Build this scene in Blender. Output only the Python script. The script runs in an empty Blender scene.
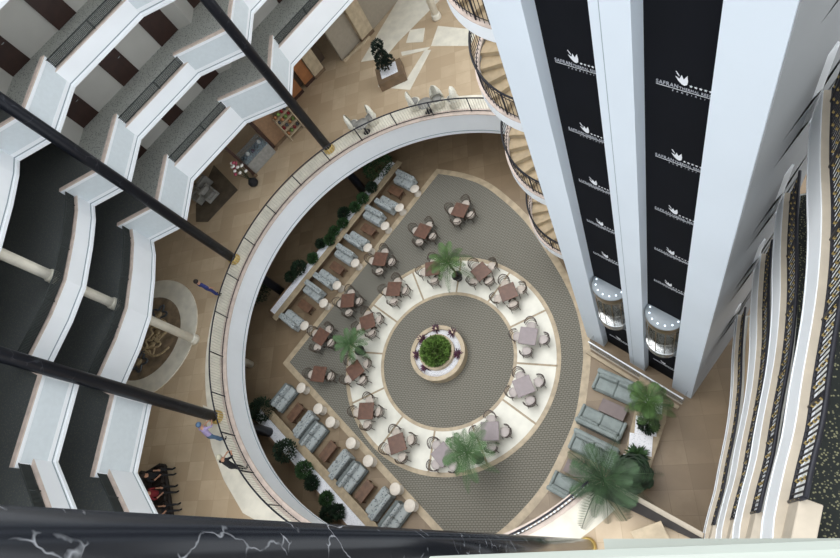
import bpy, math, random
import numpy as np
from mathutils import Vector, Matrix
C = bpy.context.scene.collection
sc = bpy.context.scene
random.seed(7)
PI = math.pi
# ------------------------------------------------------------ camera
H = 24.0; FPX = 540.0
_d = np.array([651.3-420, 279-542.7, -FPX], float); _d /= np.linalg.norm(_d)
_Z = -_d; _X = np.array([1., 0, 0]) - _Z[0]*_Z; _X /= np.linalg.norm(_X); _Y = np.cross(_Z, _X)
cam_d = bpy.data.cameras.new('camera'); cam = bpy.data.objects.new('camera', cam_d); C.objects.link(cam)
cam_d.sensor_width = 36; cam_d.lens = FPX/840*36; cam_d.clip_start = .05; cam_d.clip_end = 200
_M = Matrix((tuple(_X), tuple(_Y), tuple(_Z))).to_4x4(); _M.translation = (0, 0, H)
cam.matrix_world = _M; sc.camera = cam
def W(px, py, z=0.):
    """where the sight line through this spot of the photo meets the level z"""
    r = np.array([px-420, 279-py, -FPX]); w = np.array([r@_X, r@_Y, r@_Z]); t = (z-H)/w[2]
    return Vector((w[0]*t, w[1]*t, z))
# ------------------------------------------------------------ light
wd = bpy.data.worlds.new('world'); sc.world = wd; wd.use_nodes = True
bg = wd.node_tree.nodes['Background']; bg.inputs[0].default_value = (.90, .95, 1, 1); bg.inputs[1].default_value = 1.8
sun_d = bpy.data.lights.new('skylight_glow', 'SUN'); sun = bpy.data.objects.new('skylight_glow', sun_d); C.objects.link(sun)
sun_d.energy = 2.2; sun_d.angle = math.radians(50); sun_d.color = (1, .985, .96)
sun.rotation_euler = Vector((.30, -.22, -1)).to_track_quat('-Z', 'Y').to_euler(); sun.location = (0, 0, 40)
sc.view_settings.view_transform = 'Standard'; sc.view_settings.look = 'None'; sc.view_settings.gamma = 1
sc.view_settings.use_curve_mapping = False; sc.view_settings.exposure = 0.0
# ------------------------------------------------------------ materials
def lin(c): return tuple(((v/255)/12.92 if v/255 <= .04045 else ((v/255+.055)/1.055)**2.4) for v in c)
MT = {}
def mat(name, rgb, rough=.6, metal=0, var=.0, scale=6., rgb2=None, kind='noise', bump=0., bscale=60, spec=.5, alpha=None, emit=0, trans=0, map_scale=None, detail=3):
    if name in MT: return MT[name]
    m = bpy.data.materials.new(name); m.use_nodes = True; MT[name] = m
    nt = m.node_tree; b = nt.nodes['Principled BSDF']; c = lin(rgb)+(1,)
    b.inputs['Roughness'].default_value = rough; b.inputs['Metallic'].default_value = metal
    b.inputs['Specular IOR Level'].default_value = spec
    tc = nt.nodes.new('ShaderNodeTexCoord'); mp = nt.nodes.new('ShaderNodeMapping'); nt.links.new(tc.outputs['Object'], mp.inputs[0])
    if map_scale: mp.inputs['Scale'].default_value = map_scale
    if rgb2 is None: rgb2 = tuple(max(0, v*(1-var)) for v in rgb)
    c2 = lin(rgb2)+(1,)
    mx = nt.nodes.new('ShaderNodeMix'); mx.data_type = 'RGBA'; mx.inputs[6].default_value = c; mx.inputs[7].default_value = c2
    if kind == 'noise':
        t = nt.nodes.new('ShaderNodeTexNoise'); t.inputs['Scale'].default_value = scale; t.inputs['Detail'].default_value = detail
        rp = nt.nodes.new('ShaderNodeMapRange'); rp.inputs[1].default_value = .35; rp.inputs[2].default_value = .65
        nt.links.new(t.outputs['Fac'], rp.inputs[0]); f = rp.outputs[0]
    elif kind == 'spots':
        t = nt.nodes.new('ShaderNodeTexVoronoi'); t.inputs['Scale'].default_value = scale
        rp = nt.nodes.new('ShaderNodeMapRange'); rp.inputs[1].default_value = .25; rp.inputs[2].default_value = .35; rp.inputs[3].default_value = 1; rp.inputs[4].default_value = 0
        nt.links.new(t.outputs['Distance'], rp.inputs[0]); f = rp.outputs[0]
    elif kind == 'checker':
        t = nt.nodes.new('ShaderNodeTexChecker'); t.inputs['Scale'].default_value = scale; f = t.outputs['Fac']
    elif kind == 'veins':
        n = nt.nodes.new('ShaderNodeTexNoise'); n.inputs['Scale'].default_value = scale*.7; n.inputs['Detail'].default_value = 4
        md = nt.nodes.new('ShaderNodeMix'); md.data_type = 'RGBA'; md.inputs[0].default_value = .25
        nt.links.new(mp.outputs[0], md.inputs[6]); nt.links.new(n.outputs['Color'], md.inputs[7]); nt.links.new(mp.outputs[0], n.inputs[0])
        t = nt.nodes.new('ShaderNodeTexVoronoi'); t.feature = 'DISTANCE_TO_EDGE'; t.inputs['Scale'].default_value = scale
        nt.links.new(md.outputs[2], t.inputs[0])
        rp = nt.nodes.new('ShaderNodeMapRange'); rp.inputs[1].default_value = 0; rp.inputs[2].default_value = .022; rp.inputs[3].default_value = 1; rp.inputs[4].default_value = 0
        n2 = nt.nodes.new('ShaderNodeTexNoise'); n2.inputs['Scale'].default_value = scale*.9; nt.links.new(mp.outputs[0], n2.inputs[0])
        r2 = nt.nodes.new('ShaderNodeMapRange'); r2.inputs[1].default_value = .5; r2.inputs[2].default_value = .6
        nt.links.new(n2.outputs['Fac'], r2.inputs[0]); nt.links.new(t.outputs['Distance'], rp.inputs[0])
        mu = nt.nodes.new('ShaderNodeMath'); mu.operation = 'MULTIPLY'; nt.links.new(rp.outputs[0], mu.inputs[0]); nt.links.new(r2.outputs[0], mu.inputs[1]); f = mu.outputs[0]
    elif kind == 'tiles':
        t = nt.nodes.new('ShaderNodeTexBrick'); t.inputs['Scale'].default_value = 1; t.inputs['Brick Width'].default_value = scale; t.inputs['Row Height'].default_value = scale
        t.inputs['Mortar Size'].default_value = .008; t.offset = 0
        t.inputs['Color1'].default_value = c; t.inputs['Color2'].default_value = c2; t.inputs['Mortar'].default_value = tuple(v*.93 for v in c2[:3])+(1,)
        nz = nt.nodes.new('ShaderNodeTexNoise'); nz.inputs['Scale'].default_value = 1.3; nz.inputs['Detail'].default_value = 6; nt.links.new(mp.outputs[0], nz.inputs[0])
        rp = nt.nodes.new('ShaderNodeMapRange'); rp.inputs[1].default_value = .38; rp.inputs[2].default_value = .62; rp.inputs[3].default_value = 0; rp.inputs[4].default_value = .55
        nt.links.new(nz.outputs['Fac'], rp.inputs[0]); nt.links.new(rp.outputs[0], mx.inputs[0])
        nt.links.new(t.outputs['Color'], mx.inputs[6]); f = None
    elif kind == 'weave':
        t = nt.nodes.new('ShaderNodeTexBrick'); t.inputs['Scale'].default_value = 1; t.inputs['Brick Width'].default_value = scale; t.inputs['Row Height'].default_value = scale*.62
        t.inputs['Mortar Size'].default_value = scale*.11; t.inputs['Color1'].default_value = c; t.inputs['Color2'].default_value = c; t.inputs['Mortar'].default_value = c2
        nt.links.new(t.outputs['Color'], b.inputs['Base Color']); nt.links.new(mp.outputs[0], t.inputs[0]); f = None; mx = None
    if kind not in ('veins',): nt.links.new(mp.outputs[0], t.inputs['Vector'])
    if mx:
        if f: nt.links.new(f, mx.inputs[0])
        nt.links.new(mx.outputs[2], b.inputs['Base Color'])
    if bump:
        n = nt.nodes.new('ShaderNodeTexNoise'); n.inputs['Scale'].default_value = bscale; nt.links.new(mp.outputs[0], n.inputs[0])
        bp = nt.nodes.new('ShaderNodeBump'); bp.inputs['Strength'].default_value = bump; bp.inputs['Distance'].default_value = .02
        nt.links.new(n.outputs['Fac'], bp.inputs['Height']); nt.links.new(bp.outputs[0], b.inputs['Normal'])
    if trans: b.inputs['Transmission Weight'].default_value = trans; b.inputs['IOR'].default_value = 1.1
    if alpha is not None: b.inputs['Alpha'].default_value = alpha
    if emit: b.inputs['Emission Color'].default_value = c; b.inputs['Emission Strength'].default_value = emit
    return m
M = dict(
 white=mat('white_paint', (242, 245, 248), .55, var=.02, scale=.6),
 fin=mat('shaft_paint', (216, 225, 234), .5, var=.02, scale=.4),
 grey_wall=mat('grey_plaster', (206, 203, 196), .7, var=.05, scale=.5),
 groove=mat('grey_groove', (150, 162, 168), .6, var=.03),
 parapet=mat('parapet_paint', (176, 182, 174), .5, var=.03, scale=1),
 pink=mat('ledge_stone', (214, 196, 184), .5, var=.08, scale=4),
 beige=mat('beige_ledge', (196, 184, 166), .6, var=.05, scale=4),
 iron=mat('dark_iron', (38, 38, 46), .5, .3, var=.1),
 olive=mat('grey_green_iron', (52, 57, 56), .6, .1, var=.1),
 gold=mat('gold_ornament', (176, 154, 96), .4, .5, var=.1),
 brass=mat('brass', (206, 176, 104), .35, .6, var=.06, scale=10),
 marbleb=mat('black_marble', (20, 22, 29), .35, rgb2=(54, 56, 62), kind='veins', scale=1.7, spec=.25),
 marblen=mat('black_marble_near', (25, 27, 33), .2, rgb2=(165, 167, 172), kind='veins', scale=4.5),
 carpet=mat('grey_weave_carpet', (130, 127, 116), .95, rgb2=(98, 94, 86), kind='weave', scale=.15),
 litcarpet=mat('speckled_carpet_lit', (190, 192, 186), .95, rgb2=(130, 134, 130), kind='spots', scale=11),  # paler copy of the dark carpet, light on straight stretches put into its colour
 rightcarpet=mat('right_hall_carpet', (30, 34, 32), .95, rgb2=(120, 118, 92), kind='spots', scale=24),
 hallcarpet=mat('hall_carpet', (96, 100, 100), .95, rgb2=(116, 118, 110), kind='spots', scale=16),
 trav=mat('travertine', (146, 127, 102), .42, rgb2=(124, 105, 82), kind='tiles', scale=.9, map_scale=(1, 1, 1)),
 travm=mat('mezzanine_travertine', (198, 178, 150), .4, rgb2=(176, 154, 126), kind='tiles', scale=.8),
 cream=mat('cream_stone', (188, 170, 142), .45, var=.12, scale=3),
 creamp=mat('pale_cream_marble', (230, 224, 208), .4, var=.07, scale=2),
 marblew=mat('white_marble', (228, 225, 212), .35, var=.06, scale=1.6),
 joint=mat('brown_joint', (170, 152, 124), .5, var=.1),
 brownstone=mat('brown_stone', (120, 98, 76), .5, var=.15, scale=3),
 gravel=mat('white_gravel', (240, 240, 244), .9, rgb2=(200, 202, 208), kind='spots', scale=18, bump=.6, bscale=40),
 tblb=mat('brown_wood_top', (108, 74, 58), .4, var=.18, scale=5),
 tblg=mat('grey_lilac_top', (140, 128, 130), .4, var=.05, scale=5),
 wick=mat('brown_wicker', (84, 68, 56), .7, var=.25, scale=40),
 wickg=mat('grey_brown_frame', (96, 84, 80), .7, var=.2, scale=40),
 seat=mat('cream_cushion', (208, 196, 184), .85, var=.1, scale=8),
 sofap=mat('patterned_blue_grey', (166, 171, 170), .9, rgb2=(112, 119, 122), kind='spots', scale=9),
 sofag=mat('plain_blue_grey', (116, 123, 122), .9, var=.1, scale=4),
 sofae=mat('pale_sage_fabric', (146, 155, 153), .9, var=.1, scale=3),
 wood=mat('coffee_table_wood', (112, 82, 62), .45, var=.2, scale=6),
 woodd=mat('dark_door_wood', (62, 38, 30), .5, var=.15, scale=3),
 woodo=mat('orange_wood', (164, 108, 66), .45, var=.15, scale=2),
 lil=mat('lilac_brown_top', (122, 108, 106), .5, var=.06, scale=4),
 roundt=mat('cream_round_top', (222, 212, 198), .5, var=.05, scale=8),
 leaf=mat('palm_leaf', (84, 116, 60), .6, var=.35, scale=2.5),
 leafb=mat('bush_leaf', (122, 156, 74), .65, var=.4, scale=4),
 leafd=mat('dark_leaf', (34, 58, 34), .65, var=.4, scale=4),
 purple=mat('purple_leaf', (92, 50, 74), .6, var=.4, scale=6),
 trunk=mat('trunk', (92, 76, 56), .9, var=.3, scale=12),
 pot=mat('dark_pot', (58, 54, 52), .6, var=.1),
 panel=mat('black_panel', (15, 17, 23), .85, var=.1, scale=1, spec=.15),
 sign=mat('sign_white', (226, 228, 232), .6, var=.02),
 steel=mat('steel', (188, 190, 190), .25, .9, var=.05),
 bronze=mat('bronze_frame', (132, 116, 92), .3, .7, var=.1),
 cabroof=mat('cabin_roof', (150, 158, 164), .45, var=.04, scale=3),
 cabin=mat('cabin_inside', (78, 58, 44), .5, var=.3, scale=5),
 spot=mat('spot_lamp', (235, 245, 255), .4, emit=1.3),
 glass=mat('clear_glass', (150, 175, 190), .1, alpha=.2, spec=.4),
 wickw=mat('white_wicker', (226, 222, 208), .75, rgb2=(186, 182, 166), kind='spots', scale=24),
 skin=mat('skin', (196, 148, 120), .6, var=.05), hair=mat('dark_hair', (40, 30, 26), .8, var=.2), 
 blue=mat('blue_cloth', (52, 62, 128), .85, var=.25), purp=mat('violet_cloth', (176, 160, 200), .85, var=.1), jean=mat('jeans', (88, 116, 146), .85, var=.2),
 black=mat('black_cloth', (24, 24, 28), .85, var=.2), red=mat('red_cloth', (130, 30, 38), .85, var=.2), greyc=mat('grey_cloth', (120, 118, 116), .85, var=.2), hat=mat('pale_cap', (196, 190, 168), .8, var=.1),
 darks=mat('dark_leather', (40, 32, 28), .6, var=.2), petal=mat('pink_petal', (196, 90, 110), .7, var=.2), petalw=mat('white_petal', (236, 232, 226), .7, var=.06),
 pool=mat('pool_floor', (150, 130, 106), .35, var=.3, scale=2), mos=mat('mosaic_tan', (190, 168, 130), .5, var=.2, scale=9), mosd=mat('mosaic_slate', (74, 78, 84), .5, var=.2, scale=9),
 rug=mat('dark_rug', (104, 92, 76), .95, var=.2, scale=2), ceil=mat('ceiling_paint', (205, 205, 200), .8, var=.02), seatg=mat('grey_seat', (150, 148, 142), .85, var=.1),
)
# ------------------------------------------------------------ mesh builder
CHK = []
class MB:
    def __init__(s): s.v = []; s.f = []; s.m = []; s.s = []
    def add(s, vs, fs, mi=0, sm=False):
        o = len(s.v); s.v += [tuple(v) for v in vs]
        for f in fs: s.f.append(tuple(i+o for i in f)); s.m.append(mi); s.s.append(sm)
    def box(s, c, d, rz=0, mi=0, bev=0, rx=0, ry=0):
        R = Matrix.Rotation(rz, 3, 'Z') @ Matrix.Rotation(ry, 3, 'Y') @ Matrix.Rotation(rx, 3, 'X'); x, y, z = [k/2 for k in d]; c = Vector(c)
        if bev:
            b = min(bev, x*.9, y*.9, z*.9); L = []
            for zz, i in ((-z, b), (-z+b, 0), (z-b, 0), (z, b)):
                X, Y = x-i, y-i; q = min(b, X*.5, Y*.5)
                L.append([(X-q, -Y, zz), (X, -Y+q, zz), (X, Y-q, zz), (X-q, Y, zz), (-X+q, Y, zz), (-X, Y-q, zz), (-X, -Y+q, zz), (-X+q, -Y, zz)])
            vs = [c+R@Vector(p) for l in L for p in l]; fs = [tuple(range(7, -1, -1)), tuple(range(24, 32))]
            for k in range(3):
                for i in range(8): j = (i+1) % 8; fs.append((k*8+i, k*8+j, k*8+8+j, k*8+8+i))
            s.add(vs, fs, mi); return s
        vs = [c+R@Vector(p) for p in ((-x,-y,-z),(x,-y,-z),(x,y,-z),(-x,y,-z),(-x,-y,z),(x,-y,z),(x,y,z),(-x,y,z))]
        s.add(vs, [(3,2,1,0),(4,5,6,7),(0,1,5,4),(1,2,6,5),(2,3,7,6),(3,0,4,7)], mi); return s
    def tube(s, pts, r, n=6, mi=0, closed=False, sm=True):
        P = [Vector(p) for p in pts]; N = len(P); R = r if isinstance(r, (list, tuple)) else [r]*N; vs = []
        for i, p in enumerate(P):
            if closed: t = P[(i+1) % N]-P[i-1]
            else: t = P[min(i+1, N-1)]-P[max(i-1, 0)]
            t.normalize(); up = Vector((0, 0, 1)) if abs(t.z) < .95 else Vector((1, 0, 0))
            a = t.cross(up).normalized(); b = a.cross(t)
            vs += [p+R[i]*(math.cos(2*PI*k/n)*a+math.sin(2*PI*k/n)*b) for k in range(n)]
        fs = []
        for i in range(N if closed else N-1):
            for k in range(n): fs.append((i*n+k, i*n+(k+1) % n, (i+1) % N*n+(k+1) % n, (i+1) % N*n+k))
        if not closed: fs += [tuple(range(n-1, -1, -1)), tuple((N-1)*n+k for k in range(n))]
        s.add(vs, fs, mi, sm); return s
    def lathe(s, prof, c=(0,0,0), n=20, mi=0, sm=True, a0=0, a1=2*PI, sx=1, sy=1, rz=0):
        full = abs(a1-a0-2*PI) < 1e-6; K = n if full else n+1; vs = []
        for r, z in prof:
            for k in range(K):
                a = a0+(a1-a0)*k/n; x, y = r*math.cos(a)*sx, r*math.sin(a)*sy
                vs.append((c[0]+x*math.cos(rz)-y*math.sin(rz), c[1]+x*math.sin(rz)+y*math.cos(rz), c[2]+z))
        fs = []
        for i in range(len(prof)-1):
            for k in range(n if full else n): fs.append((i*K+k, i*K+(k+1) % K, (i+1)*K+(k+1) % K, (i+1)*K+k))
        if prof[0][0] > 1e-6: fs.append(tuple(range(K-1, -1, -1)))
        if prof[-1][0] > 1e-6: fs.append(tuple((len(prof)-1)*K+k for k in range(K)))
        s.add(vs, fs, mi, sm); return s
    def prism(s, poly, z0, z1, mi=0):
        n = len(poly); vs = [(p[0], p[1], z0) for p in poly]+[(p[0], p[1], z1) for p in poly]
        s.add(vs, [tuple(range(n-1, -1, -1)), tuple(range(n, 2*n))]+[(i, (i+1) % n, n+(i+1) % n, n+i) for i in range(n)], mi); return s
    def strip(s, A, B, z0, z1, mi=0, closed=False):
        """solid band between two polylines A and B (same count)"""
        n = len(A); vs = []
        for a, b in zip(A, B): vs += [(a[0], a[1], z0), (b[0], b[1], z0), (b[0], b[1], z1), (a[0], a[1], z1)]
        fs = []
        for i in range(n if closed else n-1):
            j = (i+1) % n
            for k in range(4): fs.append((i*4+k, i*4+(k+1) % 4, j*4+(k+1) % 4, j*4+k))
        if not closed: fs += [(3, 2, 1, 0), tuple((n-1)*4+k for k in range(4))]
        s.add(vs, fs, mi); return s
    def build(s, name, mats, parent=None, loc=None, fix=True):
        me = bpy.data.meshes.new(name); me.from_pydata(s.v, [], s.f)
        if not isinstance(mats, (list, tuple)): mats = [mats]
        for m in mats: me.materials.append(m)
        me.polygons.foreach_set('material_index', s.m); me.polygons.foreach_set('use_smooth', s.s)
        if fix and len(s.f) < 60000:
            import bmesh
            b = bmesh.new(); b.from_mesh(me); bmesh.ops.recalc_face_normals(b, faces=b.faces); b.to_mesh(me); b.free()
        o = bpy.data.objects.new(name, me); C.objects.link(o)
        if parent: o.parent = parent
        CHK.append(o)
        if loc is not None: o.location = loc
        return o
def tag(o, label=None, cat=None, group=None, kind=None):
    if label: o['label'] = label
    if cat: o['category'] = cat
    if group: o['group'] = group
    if kind: o['kind'] = kind
    return o
def empty(name, loc, rz, label, cat, group=None):
    o = bpy.data.objects.new(name, None); C.objects.link(o); o.location = loc; o.rotation_euler = (0, 0, rz); o.empty_display_size = .2
    return tag(o, label, cat, group)
def kids(o): return [c for c in C.objects if c.parent == o]
def copy_tree(o, parent=None, cache={}):
    c = o.copy(); C.objects.link(c); c.parent = parent
    for k in CH.get(o.name, []): copy_tree(k, c)
    return c
CH = {}
def index_children():
    CH.clear()
    for o in C.objects:
        if o.parent: CH.setdefault(o.parent.name, []).append(o)
def placed(proto, loc, rz, label, group=None, first=[]):
    if proto.name not in first: first.append(proto.name); o = proto
    else: o = copy_tree(proto)
    o.location = loc; o.rotation_euler = (0, 0, rz); o['label'] = label
    if group: o['group'] = group
    return o
def struct(mb, name, mats): return tag(mb.build(name, mats), kind='structure')
def off(P, d, closed=False):
    """polyline offset to its left by d (mitred)"""
    P = [Vector((p[0], p[1])) for p in P]; n = len(P); out = []
    for i in range(n):
        a = P[i-1] if (i > 0 or closed) else None; b = P[(i+1) % n] if (i < n-1 or closed) else None
        t1 = (P[i]-a).normalized() if a is not None else None; t2 = (b-P[i]).normalized() if b is not None else None
        if t1 is None: t1 = t2
        if t2 is None: t2 = t1
        n1 = Vector((-t1.y, t1.x)); n2 = Vector((-t2.y, t2.x)); m = (n1+n2).normalized(); k = d/max(.45, m.dot(n1))
        out.append(P[i]+m*k)
    return out
def along(P, step, closed=False):
    """points every step metres on a polyline with tangents"""
    P = [Vector((p[0], p[1])) for p in P]
    if closed: P = P+[P[0]]
    res = []; rest = 0
    for a, b in zip(P[:-1], P[1:]):
        L = (b-a).length; t = (b-a)/max(L, 1e-9); s = rest
        while s < L: res.append((a+t*s, t)); s += step
        rest = s-L
    return res
def crom(P, k=6, closed=False):
    P = [Vector(p) for p in P]; n = len(P); out = []
    R = range(n) if closed else range(n-1)
    for i in R:
        g = lambda j: P[j % n] if closed else P[max(0, min(n-1, j))]
        p0, p1, p2, p3 = g(i-1), g(i), g(i+1), g(i+2)
        for q in range(k):
            t = q/k; out.append(.5*((2*p1)+(p2-p0)*t+(2*p0-5*p1+4*p2-p3)*t*t+(3*p1-p0-3*p2+p3)*t**3))
    if not closed: out.append(P[-1])
    return out
# ------------------------------------------------------------ ground floor
MEZ = 4.4; HC = Vector((-7.76, 9.41)); HR = 9.74      # mezzanine level, centre and radius of its opening
def ring(c, r, n=96, a0=0, a1=2*PI):
    return [Vector((c[0]+r*math.cos(a0+(a1-a0)*i/n), c[1]+r*math.sin(a0+(a1-a0)*i/n))) for i in range(n+(0 if abs(a1-a0-2*PI) < 1e-6 else 1))]
b = MB(); b.box((-6, 8, -.15), (52, 52, .3)); fl = struct(b, 'floor', M['trav']); 
arc_px = [(437.6,171.4),(460,175),(482.7,182.6),(502.8,196.4),(527.9,220.3),(550.5,253),(568,282),(580.6,312.6),(586.8,350),(584.3,385),(578,420),(563,455.6),(545.4,488),(520,518),(494,540),(462,553)]
arc = crom([W(*p) for p in arc_px], 5)
outl = [W(286.2, 362.8)]+arc+[W(447, 540)]
outl2 = [Vector((p.x, p.y)) for p in outl]
border = off(outl2, .0, True); inner = off(outl2, .16, True); outer = off(outl2, -.16, True)
ar = sum(p.x*q.y-q.x*p.y for p, q in zip(outl2, outl2[1:]+outl2[:1]))
if ar > 0: inner, outer = inner, outer
b = MB(); b.strip(inner, outer, .0, .012, closed=True); struct(b, 'trim_1', M['cream'])
b = MB(); b.prism(inner, 0, .010); ca = b.build('carpet', M['carpet']); tag(ca, 'grey woven carpet with square left corner under the dining tables', 'carpet')
RC = Vector((-328*.024, 335*.024)); RO, RI = 5.45, 3.31
b = MB(); b.strip(ring(RC, RO, 120), ring(RC, RO-.2, 120), .010, .03, closed=True); b.strip(ring(RC, RI, 96), ring(RC, RI+.16, 96), .010, .03, closed=True)
rg = empty('marble_ring', (RC.x, RC.y, 0), 0, 'white marble floor ring split by twelve brown joints around the planter', 'floor ring')
o = b.build('border', M['cream'], rg); o.location = (-RC.x, -RC.y, 0)
b = MB(); b.strip(ring(RC, RO-.2, 120), ring(RC, RI+.16, 120), .010, .026, closed=True); o = b.build('marble', M['marblew'], rg); o.location = (-RC.x, -RC.y, 0)
for k in range(12):
    a = math.radians(19.6+30*k); b = MB(); b.box(((RO+RI)/2*math.cos(a), (RO+RI)/2*math.sin(a), .024), (RO-RI-.3, .09, .012), a); b.build('joint', M['joint'], rg)
# ------------------------------------------------------------ mezzanine slab with its round opening
A0, A1 = math.radians(36), math.radians(309)
n = 110
hole = ring(HC, HR+.12, n, A0, A1)
south = [W(583, 478, MEZ), W(615, 484, MEZ), W(703, 533, MEZ)]
p_s = Vector((south[0].x, south[0].y))
b = MB()
far = []
for p in hole:
    d = (p-HC).normalized(); far.append(HC+d*20)
b.strip(hole, far, MEZ-.4, MEZ)
b.prism([hole[-1], far[-1], (6, -12), (9, -12), (9, -.3), (south[2].x, south[2].y), (south[1].x, south[1].y), (south[0].x, south[0].y)], MEZ-.4, MEZ)
struct(b, 'floor_mezzanine', M['travm'])
b = MB(); b.strip(ring(HC, HR+.02, n, A0, A1), ring(HC, HR+1.15, n, A0, A1), MEZ, MEZ+.012)
struct(b, 'trim_2', M['creamp'])
# white fascia of the opening, with beige lip and groove
b = MB(); b.strip(ring(HC, HR, n, A0, A1), ring(HC, HR+.22, n, A0, A1), 2.96, MEZ-.02, 0); b.strip(ring(HC, HR-.02, n, A0, A1), ring(HC, HR+.05, n, A0, A1), 3.16, 3.19, 1)
b.strip(ring(HC, HR-.05, n, A0, A1), ring(HC, HR+.3, n, A0, A1), MEZ-.02, MEZ+.03, 2)
struct(b, 'wall_opening', [M['white'], M['groove'], M['pink']])
b = MB(); b.prism([(south[i].x, south[i].y) for i in (0, 1, 2)]+[(south[2].x-.05, south[2].y-.14), (south[0].x-.05, south[0].y-.14)], MEZ, MEZ+.25); struct(b, 'trim_3', M['beige'])
b = MB(); b.prism([(south[i].x-.06, south[i].y-.15) for i in (0, 1, 2)]+[(south[2].x-.12, south[2].y-.27), (south[0].x-.12, south[0].y-.27)], MEZ, MEZ+.3); struct(b, 'trim_7', M['darks'])
# balustrade round the opening
def railing(name, P, z, h, label, cat, group=None, bal=.11, post=2.0, rt=.035, rb=.02, mt=None, mb_=None, balr=.008, knob=0, hoff=0):
    t = empty(name, (P[0][0], P[0][1], z), 0, label, cat, group); o0 = Vector((P[0][0], P[0][1], z)); mt = mt or M['iron']; mb_ = mb_ or mt
    L = lambda q, zz: (q[0]-o0.x, q[1]-o0.y, zz)
    m = MB(); m.tube([L(p, h) for p in P], rt, 6); m.build('handrail', mt, t)
    m = MB(); m.tube([L(p, .08) for p in P], rb, 5); m.build('bottom_rail', mt, t)
    m = MB(); n_ = 0
    for q, tt in along(P, bal):
        m.tube([L(q, .08), L(q, h)], balr, 4, sm=False)
        if knob and n_ % 3 == 0:
            for zz in (.25, .5, .75): m.box(L(q, h*zz), (knob, knob, knob), .7, 1)
        n_ += 1
    tag(m.build('balusters', [mb_, M['gold']], t), kind='stuff')
    for q, tt in along(P, post):
        m = MB(); m.tube([L(q, 0), L(q, h)], .028, 6); m.build('post', mt, t)
    return t
rp = ring(HC, HR+.14, 150, math.radians(38), math.radians(309))
railing('balustrade', rp, MEZ, .95, 'long curved iron balustrade round the edge of the round opening', 'railing', bal=.14, mb_=mat('pale_baluster', (206, 200, 184), .5, .1, var=.1), balr=.011)
# ------------------------------------------------------------ left galleries
plan_px = [(159,518),(136.5,473),(151.3,402),(123,388),(140.5,348),(150.5,317.6),(154.3,280),(155,255),(153,241.6),(185.5,225),(193.1,180.8),(246.4,123),(291,104),(292.8,66.5),(353,0)]
pl = [W(*p, 8.0) for p in plan_px]
pl = [Vector((p.x, p.y)) for p in pl]
pl = [pl[0]+(pl[0]-pl[1])*1.6]+pl[:-1]+[pl[-2]+(pl[-1]-pl[-2])*1.9]     # run on past the frame
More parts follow.
